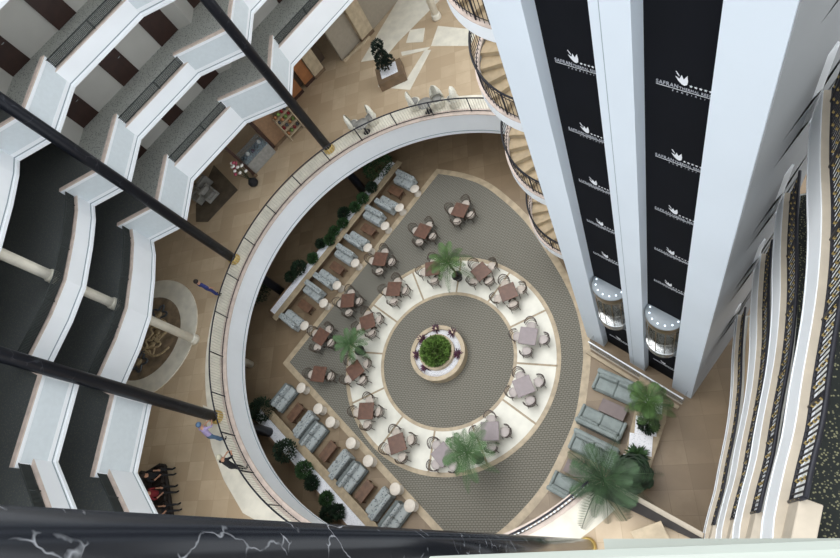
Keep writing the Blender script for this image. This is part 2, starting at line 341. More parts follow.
# index: 0 end,1,2 | bay tip 3 | 4..9 curve | bay tip 10 | 11 12 | bay tip 13 | 14 15
segs = [('curve', [0, 1, 2]), ('bay', [2, 3, 4]), ('curve', [4, 5, 6, 7, 8, 9]), ('bay', [9, 10, 11]), ('straight', [11, 12]), ('bay', [12, 13, 14]), ('straight', [14, 15])]
seg_names = ['lowest angled', 'lower pointed', 'curved middle', 'middle pointed', 'upper straight', 'upper pointed', 'topmost straight']
lev_names = ['first', 'second', 'third', 'fourth', 'fifth']
ST = 3.2
wallP = off(pl, 2.9)
HF = [1.2, .78, .78, .78, .78]
deep = off(pl, 8)
cenL = Vector((-8, 9))
outw = [p+(p-cenL).normalized()*9 for p in pl]
for k in range(5):
    z0 = 8.0+ST*k; hf = HF[k]; zf_ = z0+hf-.14
    # slab with carpet
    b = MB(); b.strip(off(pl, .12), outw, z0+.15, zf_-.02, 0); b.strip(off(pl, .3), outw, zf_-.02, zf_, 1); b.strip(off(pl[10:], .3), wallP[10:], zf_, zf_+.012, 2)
    struct(b, 'floor_gallery' if k == 0 else 'floor_gallery.%03d' % k, [M['ceil'], M['hallcarpet'], M['litcarpet']])
    # fascia, its lower moulding and groove
    b = MB(); b.strip(pl, off(pl, .22), z0, z0+hf-.03, 0); b.strip(off(pl, -.03), off(pl, .1), z0-.02, z0+.09, 0); b.strip(off(pl, -.006), off(pl, .05), z0+.15, z0+.19, 1)
    b.strip(off(pl, 0), off(pl, .22), z0+hf-.03, z0+hf, 0)
    for kind_, ix in segs:
        if kind_ != 'bay': Pq = [pl[i_] for i_ in ix]; b.strip(off(Pq, -.01), off(Pq, .2), z0+hf, z0+hf+.03, 2)
    struct(b, 'wall_fascia' if k == 0 else 'wall_fascia.%03d' % k, [M['white'], M['groove'], M['pink']])
    for (kind, idx), sn in zip(segs, seg_names):
        P = [pl[i] for i in idx]
        if kind == 'bay':
            d0 = (P[0]-P[1]).normalized(); d1 = (P[2]-P[1]).normalized(); ext = [P[0]+d0*.3, P[1], P[2]+d1*.3]
            b = MB(); b.strip(ext, off(ext, .16), z0+hf, z0+hf+.52, 0); b.strip(off(ext, -.01), off(ext, .17), z0+hf+.52, z0+hf+.56, 1)
            # raised frames round the recessed panels
            for a, c in ((0, 1), (1, 2)):
                A, B = ext[a], ext[c]; t = (B-A).normalized(); nn = Vector((t.y, -t.x)); L = (B-A).length
                b.strip([A+t*.12, A+t*(L-.12)], [A+t*.12+nn*.004, A+t*(L-.12)+nn*.004], z0+.3, z0+hf+.43, 2)
                for q0, q1, za, zb in ((.12, L-.12, z0+.3, z0+.33), (.12, L-.12, z0+hf+.40, z0+hf+.43), (.12, .15, z0+.3, z0+hf+.43), (L-.15, L-.12, z0+.3, z0+hf+.43)):
                    c0 = A+t*q0; c1 = A+t*q1; b.strip([c0+nn*.0, c1+nn*.0], [c0+nn*.012, c1+nn*.012], za, zb, 0)
            t_ = b.build('parapet' , [M['white'], M['pink'], mat('recess_paint', (214, 222, 226), .6, var=.02)])
            tag(t_, kind='structure'); t_.name = 'wall_parapet'
        else:
            Q = off(P, .12)
            lab = 'dark iron railing on the %s part of the %s left gallery from below' % (sn, lev_names[k])
            railing('gallery_railing', Q, z0+hf, .42, lab, 'railing', 'left gallery railings', bal=.05, post=2.2, rt=.022, rb=.02, mt=M['olive'], mb_=M['olive'], balr=.021)
    # corridor walls with doors behind the straight parts
    for idx in ([10, 11, 12, 13], [13, 14, 15]):
        P = [wallP[i] for i in idx]; b = MB(); b.strip(P, off(P, .2), zf_, z0+ST+.15); struct(b, 'wall_corridor', M['grey_wall'])
    if k < 4:
        def door(i, j, s, w, lab):
            A, B = wallP[i], wallP[j]; t = (B-A).normalized(); nn = Vector((t.y, -t.x)); c = A+t*s+nn*.03; rz = math.atan2(t.y, t.x)
            e = empty('corridor_door', (c.x, c.y, zf_), rz, lab, 'door', 'corridor doors')
            m = MB(); m.box((0, 0, 1.08), (w, .05, 2.16)); lf = m.build('leaf', M['woodd'], e)
            m = MB(); m.box((-w/2-.04, 0, 1.1), (.08, .07, 2.2)); m.box((w/2+.04, 0, 1.1), (.08, .07, 2.2)); m.box((0, 0, 2.2), (w+.16, .07, .08)); m.build('frame', M['woodd'], e)
            m = MB(); m.box((w/2-.1, -.05, 1.0), (.12, .03, .03)); m.build('handle', M['steel'], lf)
        LL = (wallP[12]-wallP[11]).length
        door(11, 12, .1, 1.5, 'wide dark brown door at lower end of %s corridor from below' % lev_names[k])
        door(11, 12, LL*.5, .85, 'narrow dark brown door midway along %s corridor from below' % lev_names[k])
        door(11, 12, LL-.2, 1.5, 'wide dark brown door at upper end of %s corridor from below' % lev_names[k])
        L2 = (wallP[15]-wallP[14]).length
        door(14, 15, .3, 1.4, 'wide dark brown door by the upper bay of %s corridor from below' % lev_names[k])
        door(14, 15, L2*.4, .85, 'narrow dark brown door beyond upper bay of %s corridor from below' % lev_names[k])
# back walls closing the building
b = MB(); b.strip(outw, [p+(p-cenL).normalized()*.3 for p in outw], MEZ, 26); struct(b, 'wall_left', M['grey_wall'])
b = MB(); b.strip([far_ for far_ in ring(HC, 20, 60, math.radians(100), math.radians(260))], ring(HC, 20.3, 60, math.radians(100), math.radians(260)), 0, MEZ-.4); struct(b, 'wall_left_ground', M['grey_wall'])
b = MB(); b.box((2, 31, 13), (34, .3, 26)); struct(b, 'wall_back', M['grey_wall'])
# ------------------------------------------------------------ right galleries
rpn = [(1.42,-.6),(1.45,.05),(1.74,.76),(2.05,1.4),(2.33,2.1),(2.75,3.1),(3.02,3.85),(3.25,4.6),(3.48,5.5),(3.75,6.4),(3.9,6.85)]
rpl = [Vector(p) for p in crom([Vector((p[0], p[1], 0)) for p in rpn], 3)]
rpl = [Vector((p.x, p.y)) for p in rpl]
rout = [Vector((p.x+7, p.y-.5)) for p in rpl]
RZ = [MEZ-.4, 8.0, 11.2, 14.4]
RL = ['lowest', 'second', 'third', 'topmost']
for k, z0 in enumerate(RZ):
    hF = [.55, 1.1, .84, .82][k]; zt = z0+hF; rr = lambda d: off(rpl, -d)
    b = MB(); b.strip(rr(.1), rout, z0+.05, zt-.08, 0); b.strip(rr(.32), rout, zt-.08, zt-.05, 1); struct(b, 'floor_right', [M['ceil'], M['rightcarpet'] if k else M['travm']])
    b = MB(); b.strip(rpl, rr(.2), z0, zt, 0); b.strip(rr(-.012), rr(.05), z0-.01, z0+.04, 0); b.strip(rr(.015), rr(.14), zt, zt+.02, 1)
    struct(b, 'wall_fascia_right', [M['white'], M['beige']])
    q0 = [i for i, p in enumerate(rpl) if p.y > .3]
    Q = rr(.13)[q0[0]:]
    railing('gallery_railing', Q, zt, [.75, .8, .85, .9][k], 'dark scrolled iron railing with gold knobs on the %s right gallery' % RL[k], 'railing', 'right gallery railings', bal=.085, post=1.3, rt=.032, rb=.025, mb_=M['iron'], balr=.013, knob=.04)
    # white end block where the railing stops
    e = rr(.12)[q0[0]]; b = MB(); b.box((e.x+.0, e.y-.3, zt+.3), (.24, .6, .6), math.atan2(Q[1].y-Q[0].y, Q[1].x-Q[0].x)-PI/2, bev=.01); tag(b.build('wall_end', M['beige']), kind='structure')
b = MB(); b.strip(rout, [p+Vector((.3, 0)) for p in rout], 0, 30); struct(b, 'wall_right', M['grey_wall'])
# ------------------------------------------------------------ lift shaft
a2 = Vector((.758, -.652)); n2 = Vector((-.652, -.758))
def S(u, nn, z=0): q = a2*u+n2*nn; return Vector((q.x, q.y, z))
def sbox(name, u0, u1, n0, n1, z0, z1, m, st=True):
    b = MB(); b.prism([S(u0, n0), S(u1, n0), S(u1, n1), S(u0, n1)], z0, z1); o = b.build(name, m)
    return tag(o, kind='structure') if st else o
NF, NP = -5.48, -5.78
sbox('wall_shaft_left', -6.32, -5.48, -7.9, NF, 0, 27, M['fin'])
sbox('wall_shaft_middle', -4.23, -3.56, -7.9, NF, 0, 27, M['fin'])
sbox('wall_shaft_right', -2.36, -1.58, -9.6, NF, 0, 27, M['fin'])
sbox('wall_shaft_side_shade', -1.58, -1.565, -9.6, NF-.03, 0, 27, mat('shaft_side_shade_grey', (158, 160, 162), .7, var=.05, scale=.4))  # added thin sheet on the fin, the side's shade put into its grey
sbox('wall_shaft_panel_left', -5.48, -4.23, -6.0, NP, 0, 27, M['panel'])
sbox('wall_shaft_panel_right', -3.56, -2.36, -6.0, NP, 0, 27, M['panel'])
sbox('trim_shaft', -4.06, -4.05, NF-.01, NF+.004, 0, 27, M['groove'])
# logos
def txt(body, size, ext=.004, sp=1.0):
    c = bpy.data.curves.new('lettering', 'FONT'); c.body = body; c.size = size; c.extrude = ext; c.align_x = 'LEFT'; c.space_character = sp
    o = bpy.data.objects.new('lettering', c); C.objects.link(o); dg = bpy.context.evaluated_depsgraph_get(); dg.update()
    me = bpy.data.meshes.new_from_object(o.evaluated_get(dg)); bpy.data.objects.remove(o); me.materials.clear(); me.materials.append(mat('lettering_grey', (172, 175, 182), .6, var=.02)); return me
def fit(me, w, h=None):
    xs = [v.co.x for v in me.vertices]; ys = [v.co.y for v in me.vertices]; sx = w/(max(xs)-min(xs)); x0 = min(xs); y0 = min(ys); sy = (h/(max(ys)-min(ys))) if h else sx
    for v in me.vertices: v.co.x = (v.co.x-x0)*sx; v.co.y = (v.co.y-y0)*sy
    return me
t1 = fit(txt('SAFRAN', .1, sp=1.1), .36, .080); t2 = fit(txt('THERMAL RESORT', .1, sp=1.15), .60, .052); t3 = fit(txt('SANDIKLI', .1, sp=3.2), .52, .030)
def put(me, name, e, x, y, rot=0):
    o = bpy.data.objects.new(name, me); C.objects.link(o); o.parent = e; o.location = (x, 0, y); o.rotation_euler = (PI/2, 0, 0); return o
def logo(u, z, label, grp):
    p = S(u+.09, NP+.012, z-.24); e = empty('wall_logo', p, math.atan2(a2.y, a2.x), label, 'sign', grp)
    put(t1, 'lettering', e, 0, 0); put(t2, 'lettering', e, .38, 0); put(t3, 'lettering', e, .27, -.085)
    m = MB(); m.box((.5, 0, -.022), (1.0, .006, .006)); m.build('underline', M['sign'], e)
    # tulip: curved bell with three pointed petals and a small stamen
    m = MB(); pts = [(0, 0), (-.045, .015), (-.10, .07), (-.15, .15), (-.085, .115), (-.055, .20), (-.02, .12), (.035, .215), (.05, .10), (.04, .03)]
    m.prism([(p_[0], p_[1]) for p_ in pts], -.003, .003); o = m.build('tulip', M['sign'], e); o.location = (.46, 0, .10); o.rotation_euler = (PI/2, 0, 0)
    m = MB(); m.tube([(-.09, .17, 0), (-.13, .23, 0)], .008, 5); m.lathe([(0, -.012), (.012, 0), (0, .012)], (-.14, .245, 0), 8); o = m.build('stamen', M['sign'], e); o.location = (.46, 0, .10); o.rotation_euler = (PI/2, 0, 0)
    for i in range(5):
        m = MB(); st = [(math.cos(PI/2+PI*j/5)*(.027 if j % 2 == 0 else .012), math.sin(PI/2+PI*j/5)*(.027 if j % 2 == 0 else .012)) for j in range(10)]
        m.prism(st, -.003, .003); o = m.build('star', M['sign'], e); o.location = (.56+.075*i, 0, .118); o.rotation_euler = (PI/2, 0, 0)
ordn = ['topmost', 'second highest', 'third highest', 'fourth highest', 'fifth highest', 'next to lowest', 'lowest']
zs = [16.9, 14.98, 13.06, 11.14, 9.22, 3.46, 1.6]
for i, z in enumerate(zs):
    logo(-5.38, z-.1, '%s white tulip sign on the left black shaft panel' % ordn[i], 'tulip signs on the shaft')
    logo(-3.44, z+.1, '%s white tulip sign on the right black shaft panel' % ordn[i], 'tulip signs on the shaft')
# cabins
def cabin(u, z, label):
    p = S(u, NP+.02, z); e = empty('glass_lift', p, math.atan2(a2.y, a2.x), label, 'lift', 'glass lifts'); A, B = PI, 2*PI
    R_ = .57; sy = .92
    def half(mb, prof, mi=0): mb.lathe(prof, (0, 0, 0), 20, mi, True, A, B, 1, sy); return mb
    half(MB(), [(0, 0), (R_*.9, 0), (R_, .08), (R_, .42), (R_*.97, .46), (0, .46)]).build('skirt', M['steel'], e)
    half(MB(), [(R_+.005, .40), (R_+.03, .42), (R_+.03, .50), (R_+.005, .52)]).build('lower_ring', M['steel'], e)
    half(MB(), [(0, .46), (R_*.93, .46), (R_*.93, .5), (0, .5)]).build('cabin_floor', M['cabin'], e)
    half(MB(), [(R_*.97, .5), (R_*.97, 2.6), (R_*.96, 2.6), (R_*.96, .5), (R_*.97, .5)]).build('glazing', mat('lift_glass', (170, 170, 160), .05, alpha=.12, spec=.6), e); gz = CHK[-1]
    m = MB()
    for i in range(7):
        a_ = A+(B-A)*i/6; m.tube([(R_*.98*math.cos(a_), R_*.98*math.sin(a_)*sy, .5), (R_*.98*math.cos(a_), R_*.98*math.sin(a_)*sy, 2.6)], .014, 5)
    m.build('mullions', M['bronze'], gz)
    half(MB(), [(R_*.93, 1.32), (R_*.93, 1.36), (R_*.90, 1.36), (R_*.90, 1.32), (R_*.93, 1.32)]).build('grab_rail', M['steel'], e)
    m = MB(); m.box((0, -.03, 1.55), (R_*1.8, .04, 2.1)); m.build('back_panel', M['cabin'], e)
    half(MB(), [(R_, 2.6), (R_+.01, 2.62), (R_+.01, 2.98), (R_, 3.0)]).build('upper_band', M['bronze'], e)
    half(MB(), [(0, 3.0), (R_+.02, 3.0), (R_+.02, 3.05), (R_-.04, 3.10), (0, 3.10)]).build('roof', M['cabroof'], e); rf = CHK[-1]
    for i in range(7):
        a_ = A+(B-A)*(i+.35)/6.7; m = MB(); m.lathe([(.0, 3.10), (.027, 3.10), (.027, 3.125), (0, 3.13)], ((R_-.11)*math.cos(a_), (R_-.11)*math.sin(a_)*sy, 0), 10); m.build('lamp', M['spot'], rf)
cabin(-4.855, 3.95, 'glass panoramic lift cabin on the left shaft panel, roof ringed with lamps')
cabin(-2.97, 4.0, 'glass panoramic lift cabin on the right shaft panel, nearer the palm')
# glass balustrade at the shaft foot
gb = empty('glass_balustrade', S(-5.9, -5.1), math.atan2(a2.y, a2.x), 'clear glass balustrade with white top rail at foot of lift shaft', 'balustrade')
m = MB(); m.box((2.08, 0, .5), (4.16, .02, .9)); m.box((0, .18, .5), (.02, .36, .9)); m.box((4.16, .18, .5), (.02, .36, .9)); m.build('pane', M['glass'], gb)
m = MB(); m.box((2.08, 0, .965), (4.2, .05, .04)); m.build('top_rail', M['white'], gb)
m = MB(); m.box((2.08, 0, .03), (4.2, .06, .06)); m.build('channel', M['beige'], gb)
b = MB(); b.prism([S(-5.95, -4.95), S(-1.75, -4.95), S(-1.75, -4.8), S(-5.95, -4.8)], 0, .16); struct(b, 'trim_4', M['cream'])
# wall between shaft and right galleries with curved landings
G = Vector((3.85, 6.8))
c0 = S(-1.58, -5.6); c1 = S(-1.58, -9.6)
for k, (zb, zt) in enumerate([(4.0, 5.45), (8.0, 9.85), (11.2, 13.05), (14.4, 16.25), (17.6, 19.45), (20.8, 22.6)]):
    pts = [Vector((c0.x, c0.y)), Vector((c0.x+.4, c0.y+.55)), Vector((3.35, 6.38)), G+Vector((.06, .08))]
    q = [Vector((v.x, v.y)) for v in crom([Vector((p.x, p.y, 0)) for p in pts], 4)]
    if k < 6:
        b = MB(); b.strip(q, off(q, .15), zb, zt); struct(b, 'wall_landing', M['white'])
    b = MB(); b.prism([(c0.x, c0.y)]+[(v.x, v.y) for v in q[1:]]+[(4.6, 10), (c1.x, c1.y)], zb+.1, zb+.85); struct(b, 'floor_landing', M['ceil'])
b = MB(); b.box((2.5, 10.4, 13), (5, .2, 26), .3); struct(b, 'wall_lift_lobby', M['grey_wall'])
# ------------------------------------------------------------ spiral stair
SC_ = Vector((-.68, 13.25)); SR = 2.05
fl_z = [0, 4.4, 9.2, 13.0, 16.3, 19.5]
sl = ['lowest flight, touching the ground floor', 'second flight up, passing the mezzanine', 'third flight up', 'fourth flight up', 'fifth flight up']
for k in range(5):
    z0, z1 = fl_z[k], fl_z[k+1]; N = 24; t = empty('spiral_staircase', (SC_.x, SC_.y, z0), 0, 'curved stone staircase with iron railing behind lift shaft, '+sl[k], 'staircase', 'staircase flights')
    zf = lambda f: (z1-z0)*f; th = lambda f: math.radians(420-360*f)       # f = 0..1 rising, clockwise seen from above
    m = MB()
    for i in range(N):
        fa, fb = i/N, (i+1)/N; za = zf(fb)
        A_ = [(r*math.cos(th(f)), r*math.sin(th(f))) for r, f in ((.45, fa), (SR-.08, fa), (SR-.08, (fa+fb)/2), (SR-.08, fb+.004), (.45, fb+.004))]
        m.prism(A_, za-.06, za, 0); m.prism(A_, za-.28, za-.06, 1)
    m.build('steps', [mat('stair_tread', (196, 174, 140), .5, var=.12, scale=3), M['cream']], t)
    m = MB(); K = 60; vs = []
    P = [(SR*math.cos(th(i/K)), SR*math.sin(th(i/K)), zf(i/K)) for i in range(K+1)]
    vs = []
    for (x, y, z) in P:
        q = 1+.09/SR; vs += [(x, y, z-.32), (x*q, y*q, z-.32), (x*q, y*q, z+.10), (x, y, z+.10)]
    m.add(vs, [(i*4+j, i*4+(j+1) % 4, i*4+4+(j+1) % 4, i*4+4+j) for i in range(K) for j in range(4)]+[(0, 1, 2, 3), (K*4+3, K*4+2, K*4+1, K*4)])
    m.build('stringer', [M['white']], t)
    m = MB(); m.add([tuple(v) for v in sum([[(x*.97, y*.97, z+.10), (x*1.045, y*1.045, z+.10), (x*1.045, y*1.045, z+.13), (x*.97, y*.97, z+.13)] for x, y, z in P], [])], [(i*4+j, i*4+(j+1) % 4, i*4+4+(j+1) % 4, i*4+4+j) for i in range(K) for j in range(4)]+[(0, 1, 2, 3), (K*4+3, K*4+2, K*4+1, K*4)]); m.build('stringer_cap', M['pink'], t)
    m = MB(); m.tube([(x, y, z+1.05) for x, y, z in P], .035, 6); m.build('handrail', M['iron'], t)
    m = MB()
    for i in range(96):
        f = i/96; x, y, z = SR*math.cos(th(f)), SR*math.sin(th(f)), zf(f); m.tube([(x, y, z+.13), (x, y, z+1.05)], .011, 4, sm=False)
    m.tube([(x, y, z+.9) for x, y, z in P], .014, 4); m.tube([(x, y, z+.25) for x, y, z in P], .014, 4)
    tag(m.build('balusters', M['iron'], t), kind='stuff')
    for i in range(8):
        f = i/8+.03; x, y, z = SR*math.cos(th(f)), SR*math.sin(th(f)), zf(f); m = MB(); m.tube([(x, y, z+.1), (x, y, z+1.08)], .03, 6); m.build('post', M['iron'], t)
b = MB(); b.lathe([(.45, 0), (.45, 26)], (SC_.x, SC_.y, 0), 20); struct(b, 'wall_stair_core', M['fin'])
# ------------------------------------------------------------ columns
def column(px, py, ztop, z, r, label, m, name='marble_column', brass=True, group=None):
    p = W(px, py, z) if py is not None else px
    t = empty(name, (p.x, p.y, 0 if z <= MEZ else z), 0, label, 'column', group)
    mm = MB(); mm.lathe([(r, 0), (r, ztop)], n=28); o = mm.build('shaft', m, t)
    if brass: mm = MB(); mm.lathe([(r+.03, MEZ+.0), (r+.07, MEZ+.02), (r+.07, MEZ+.10), (r+.05, MEZ+.14), (r+.05, MEZ+.26), (r+.02, MEZ+.30), (r, MEZ+.30)], n=28); mm.build('base_ring', M['brass'], t)
    return t
column(330, 150, 27, MEZ, .235, 'black marble column rising through the upper edge of the opening', M['marbleb'], group='black columns')
column(235.5, 260, 27, MEZ, .235, 'black marble column rising through the left edge of the opening', M['marbleb'], group='black columns')
column(218, 417.5, 27, MEZ, .235, 'black marble column rising through the lower left edge of the opening', M['marbleb'], group='black columns')
column(588, 546, 27, MEZ, .20, 'nearest black marble column with pale veins along the bottom of view', M['marblen'], group='black columns')
def wcol(p, label):
    t = empty('round_column', (p.x, p.y, 0), 0, label, 'column', 'pale round columns')
    mm = MB(); mm.lathe([(.2, 0), (.2, 26)], n=24); mm.build('shaft', M['creamp'], t)
    for z in [MEZ, 9.06, 11.84, 15.04, 18.24]:
        mm = MB(); mm.lathe([(.27, z), (.27, z+.12), (.24, z+.18), (.26, z+.26), (.21, z+.34), (.2, z+.34)], n=24); mm.build('base', M['creamp'], t)
wcol(W(195.3, 340, MEZ), 'pale round column beside the mosaic pool behind the left galleries')
wcol(W(437, 18, MEZ), 'pale round column near the top edge beyond the white planter tree')
# ------------------------------------------------------------ camera-side parapet
b = MB(); b.box((4.48, -.46, 21.6), (9.96, 1.2, 1.9), .04); b.box((4.5, -.62, 20.4), (9.5, 1.28, .12)); struct(b, 'wall_front', M['parapet'])
b = MB(); b.box((4.5, -.46, 22.59), (10.0, 1.26, .08), .04, bev=.015); b.box((4.5, -.485, 22.655), (9.96, 1.2, .05), .04, bev=.015); struct(b, 'trim_5', M['parapet'])
b = MB(); b.prism([S(-6.4, NF), S(-1.5, NF), (12, 4), (12, 16), (-2, 16)], 26.6, 27); struct(b, 'ceiling_lobby', M['ceil'])
# ------------------------------------------------------------ furniture prototypes
def chair_proto(name, label, frame, cushion):
    t = empty(name, (0, 0, 0), 0, label, 'chair')
    m = MB(); prof = [(.02, .40), (.20, .40), (.225, .43), (.22, .47), (.16, .485), (0, .49)]; m.lathe(prof, (0, .02, 0), 20, sx=1, sy=.95); m.build('seat', cushion, t)
    m = MB(); R_ = .265
    for z, rr, w in ((.88, .022, 1.05), (.64, .012, 1.0), (.46, .014, .95)): m.tube([(R_*w*math.cos(a), -.02-R_*w*math.sin(a), z-(.0 if z < .8 else .16*abs(math.cos(a))**2)) for a in [PI*i/14 for i in range(15)]], rr, 6)
    for i in range(15): a = PI*(i+.0)/14; h = .88-.16*math.cos(a)**2; m.tube([(R_*math.cos(a), -.02-R_*math.sin(a), .44), (R_*1.04*math.cos(a), -.02-R_*1.04*math.sin(a), h)], .009, 4)
    m.build('backrest', frame, t)
    for sx in (-1, 1):
        for sy in (-1, 1):
            m = MB(); m.tube([(.18*sx, .02+.16*sy, .42), (.21*sx, .02+.2*sy, 0)], [.02, .014], 6); m.build('leg', frame, t)
    return t
def table_proto(name, label, top, frame, w=.80):
    t = empty(name, (0, 0, 0), 0, label, 'table')
    m = MB(); m.box((0, 0, .735), (w, w, .04), bev=.012); m.build('tabletop', top, t)
    m = MB(); m.lathe([(.035, .06), (.035, .72)], n=12); m.box((0, 0, .70), (.4, .4, .03)); m.build('pedestal', frame, t)
    m = MB(); m.box((0, 0, .03), (.5, .09, .05), PI/4, bev=.01); m.box((0, 0, .03), (.5, .09, .05), -PI/4, bev=.01); m.build('foot', frame, t)
    return t
cb = chair_proto('dining_chair', 'x', M['wick'], M['seat']); cg = chair_proto('dining_chair', 'x', M['wickg'], mat('pale_grey_cushion', (198, 188, 184), .85, var=.06))
tb = table_proto('dining_table', 'x', M['tblb'], M['wick']); tg = table_proto('dining_table', 'x', M['tblg'], M['wickg'])
def cushion_box(m, c, d, rz=0, mi=0, b=.05): m.box(c, d, rz, mi, bev=b)
def sofa_proto(label, L, D, seat, back, cat='sofa', name='loveseat', arm=True, nseat=2, bh=.78):
    """along x, faces +y"""
    t = empty(name, (0, 0, 0), 0, label, cat)
    m = MB(); m.box((0, 0, .16), (L, D, .2), bev=.03); m.build('base', back, t)
    for sx in (-1, 1):
        for sy in (-1, 1): m = MB(); m.box((sx*(L/2-.08), sy*(D/2-.08), .03), (.06, .06, .06)); m.build('leg', M['darks'], t)
    aw = .12 if arm else 0
    for i in range(nseat):
        w = (L-2*aw)/nseat; m = MB(); cushion_box(m, (-L/2+aw+w*(i+.5), .1, .35), (w-.01, D-.26, .18)); m.build('seat_cushion', seat, t)
    m = MB(); m.box((0, -D/2+.1, .26+bh/2-.1), (L, .2, bh-.1), bev=.06); m.build('backrest', back, t)
    for i in range(nseat): w = (L-2*aw)/nseat; m = MB(); m.box((-L/2+aw+w*(i+.5), -D/2+.25, .58), (w-.03, .14, .32), rx=.2, bev=.05); m.build('back_cushion', seat, t)
    if arm:
        for sx in (-1, 1): m = MB(); m.box((sx*(L/2-aw/2), .03, .34), (aw, D-.06, .34), bev=.04); m.build('armrest', back, t)
    return t
def coffee_proto(top, L=.95, D=.5):
    t = empty('coffee_table', (0, 0, 0), 0, 'x', 'coffee table')
    m = MB(); m.box((0, 0, .42), (L, D, .05), bev=.01); m.build('tabletop', top, t)
    m = MB(); m.box((0, 0, .14), (L-.16, D-.14, .03), bev=.01); m.build('shelf', top, t)
    for sx in (-1, 1):
        for sy in (-1, 1): m = MB(); m.box((sx*(L/2-.05), sy*(D/2-.05), .2), (.05, .05, .4)); m.build('leg', top, t)
    return t
def round_proto():
    t = empty('round_side_table', (0, 0, 0), 0, 'x', 'side table')
    m = MB(); m.lathe([(0, .50), (.25, .50), (.27, .52), (.27, .55), (.25, .57), (0, .57)], n=24); m.build('tabletop', M['roundt'], t)
    m = MB(); m.lathe([(.22, 0), (.22, .04), (.16, .10), (.14, .3), (.2, .5)], n=20); m.build('pedestal', M['roundt'], t)
    return t
def wickerchair():
    t = empty('wicker_armchair', (0, 0, 0), 0, 'x', 'armchair')
    m = MB(); m.lathe([(.2, .0), (.24, .02), (.2, .2), (.27, .36), (.29, .40), (0, .42)], n=20); m.build('base', M['wickw'], t)
    m = MB(); vs = []; n_ = 14; prof = [(.40, .26), (.62, .31), (.85, .29), (1.02, .22), (1.12, .12)]
    for z, w in prof:
        for i in range(n_+1):
            a = PI+PI*i/n_; vs.append((w*math.cos(a), w*.75*math.sin(a)-.02, z-(.36*(1-abs(math.sin(a)))**1.5 if z > .45 else 0)))
    k = n_+1; v2 = [(x*.88, y*.88, z) for x, y, z in vs]; m.add(vs+v2, [(r*k+i, r*k+i+1, (r+1)*k+i+1, (r+1)*k+i) for r in range(4) for i in range(n_)]+[(5*k+r*k+i, 5*k+(r+1)*k+i, 5*k+(r+1)*k+i+1, 5*k+r*k+i+1) for r in range(4) for i in range(n_)]+[(4*k+i, 4*k+i+1, 9*k+i+1, 9*k+i) for i in range(n_)], sm=True)
    m.build('backrest', M['wickw'], t)
    m = MB(); m.lathe([(0, .40), (.2, .40), (.22, .44), (.18, .48), (0, .49)], n=16); m.build('seat_cushion', M['seatg'], t)
    return t
LV = sofa_proto('x', 1.35, .72, M['sofap'], M['sofap'], nseat=2, arm=False, bh=.62); LG = sofa_proto('x', 1.35, .72, M['sofap'], M['sofag'], nseat=2, arm=False, bh=.62)
LE = sofa_proto('x', 1.85, .85, M['sofae'], M['sofae'], name='sofa', bh=.72); LA = sofa_proto('x', 1.0, .85, M['sofae'], M['sofae'], name='lounge_armchair', cat='armchair', nseat=1, bh=.66)
CT = coffee_proto(M['wood']); CL = coffee_proto(M['lil'], 1.05, .55); RT = round_proto(); WC = wickerchair()
index_children()
def idir(px, py, dx, dy, z=0): a, b_ = W(px, py, z), W(px+dx, py+dy, z); return math.atan2(b_.y-a.y, b_.x-a.x)
# dining sets: px, py, direction of a table edge in the photo (degrees, anticlockwise), grey?, phrase, sides with chairs, extra pull per side
T = [(459.8,210,-14,0,'topmost table on bare grey carpet','rtlb'),(422.5,231,-20,0,'second table from top on bare carpet','rtlb'),(380,259,-4,0,'third table from top on bare carpet','rtlb'),
 (347.5,300.5,6,0,'fourth table from top on bare carpet','rtlb'),(320.6,336.5,-33,0,'fifth table from top on bare carpet','rtlb'),(318.5,374,-6,0,'lowest table on bare carpet','rl'),
 (432.5,268.5,10,0,'ring table under the palm at twelve o\'clock','tlb'),(481,271.7,40,0,'ring table at one o\'clock','rtlb'),(508,292,22,0,'ring table at two o\'clock','rtlb'),
 (528,336,-7,1,'lilac ring table at three o\'clock','rtlb'),(523.6,386.2,22,1,'lilac ring table at four o\'clock','rtlb'),(489.8,431.2,2,1,'lilac ring table at five o\'clock','rtlb'),
 (442.8,454.6,45,1,'lilac ring table at six o\'clock','rtlb'),(397,443.6,21,0,'ring table at seven o\'clock','rtlb'),(366,411,1,0,'ring table at eight o\'clock','rtlb'),
 (355,370.3,40,0,'ring table at nine o\'clock','rtlb'),(367.5,322,22,0,'ring table at ten o\'clock','rtlb'),(393.8,289,0,0,'ring table at eleven o\'clock','rtlb')]
side = {'r': (0, 'right'), 't': (90, 'upper'), 'l': (180, 'left'), 'b': (270, 'lower')}
for i, (px, py, ang, g, ph, ss) in enumerate(T):
    z = .02 if i < 6 else .03; fl0 = .01 if i < 6 else .026
    p = W(px, py, .75); a = math.radians(ang); rz = idir(px, py, 10*math.cos(a), -10*math.sin(a), .75)
    placed(tg if g else tb, (p.x, p.y, fl0), rz, 'square %s dining table, the %s' % ('lilac-grey' if g else 'brown', ph), 'dining tables')
    for s in ss:
        da, nm = side[s]; aa = rz+math.radians(da); r_ = .56+random.uniform(0, .07)+(.05 if (g and s in 'rb') else 0); jit = random.uniform(-.12, .12)
        c = (p.x+r_*math.cos(aa), p.y+r_*math.sin(aa), fl0)
        placed(cg if g else cb, c, aa+PI/2+jit, 'cream-cushioned %s chair at %s side of the %s' % ('grey' if g else 'brown', nm, ph), 'dining chairs')
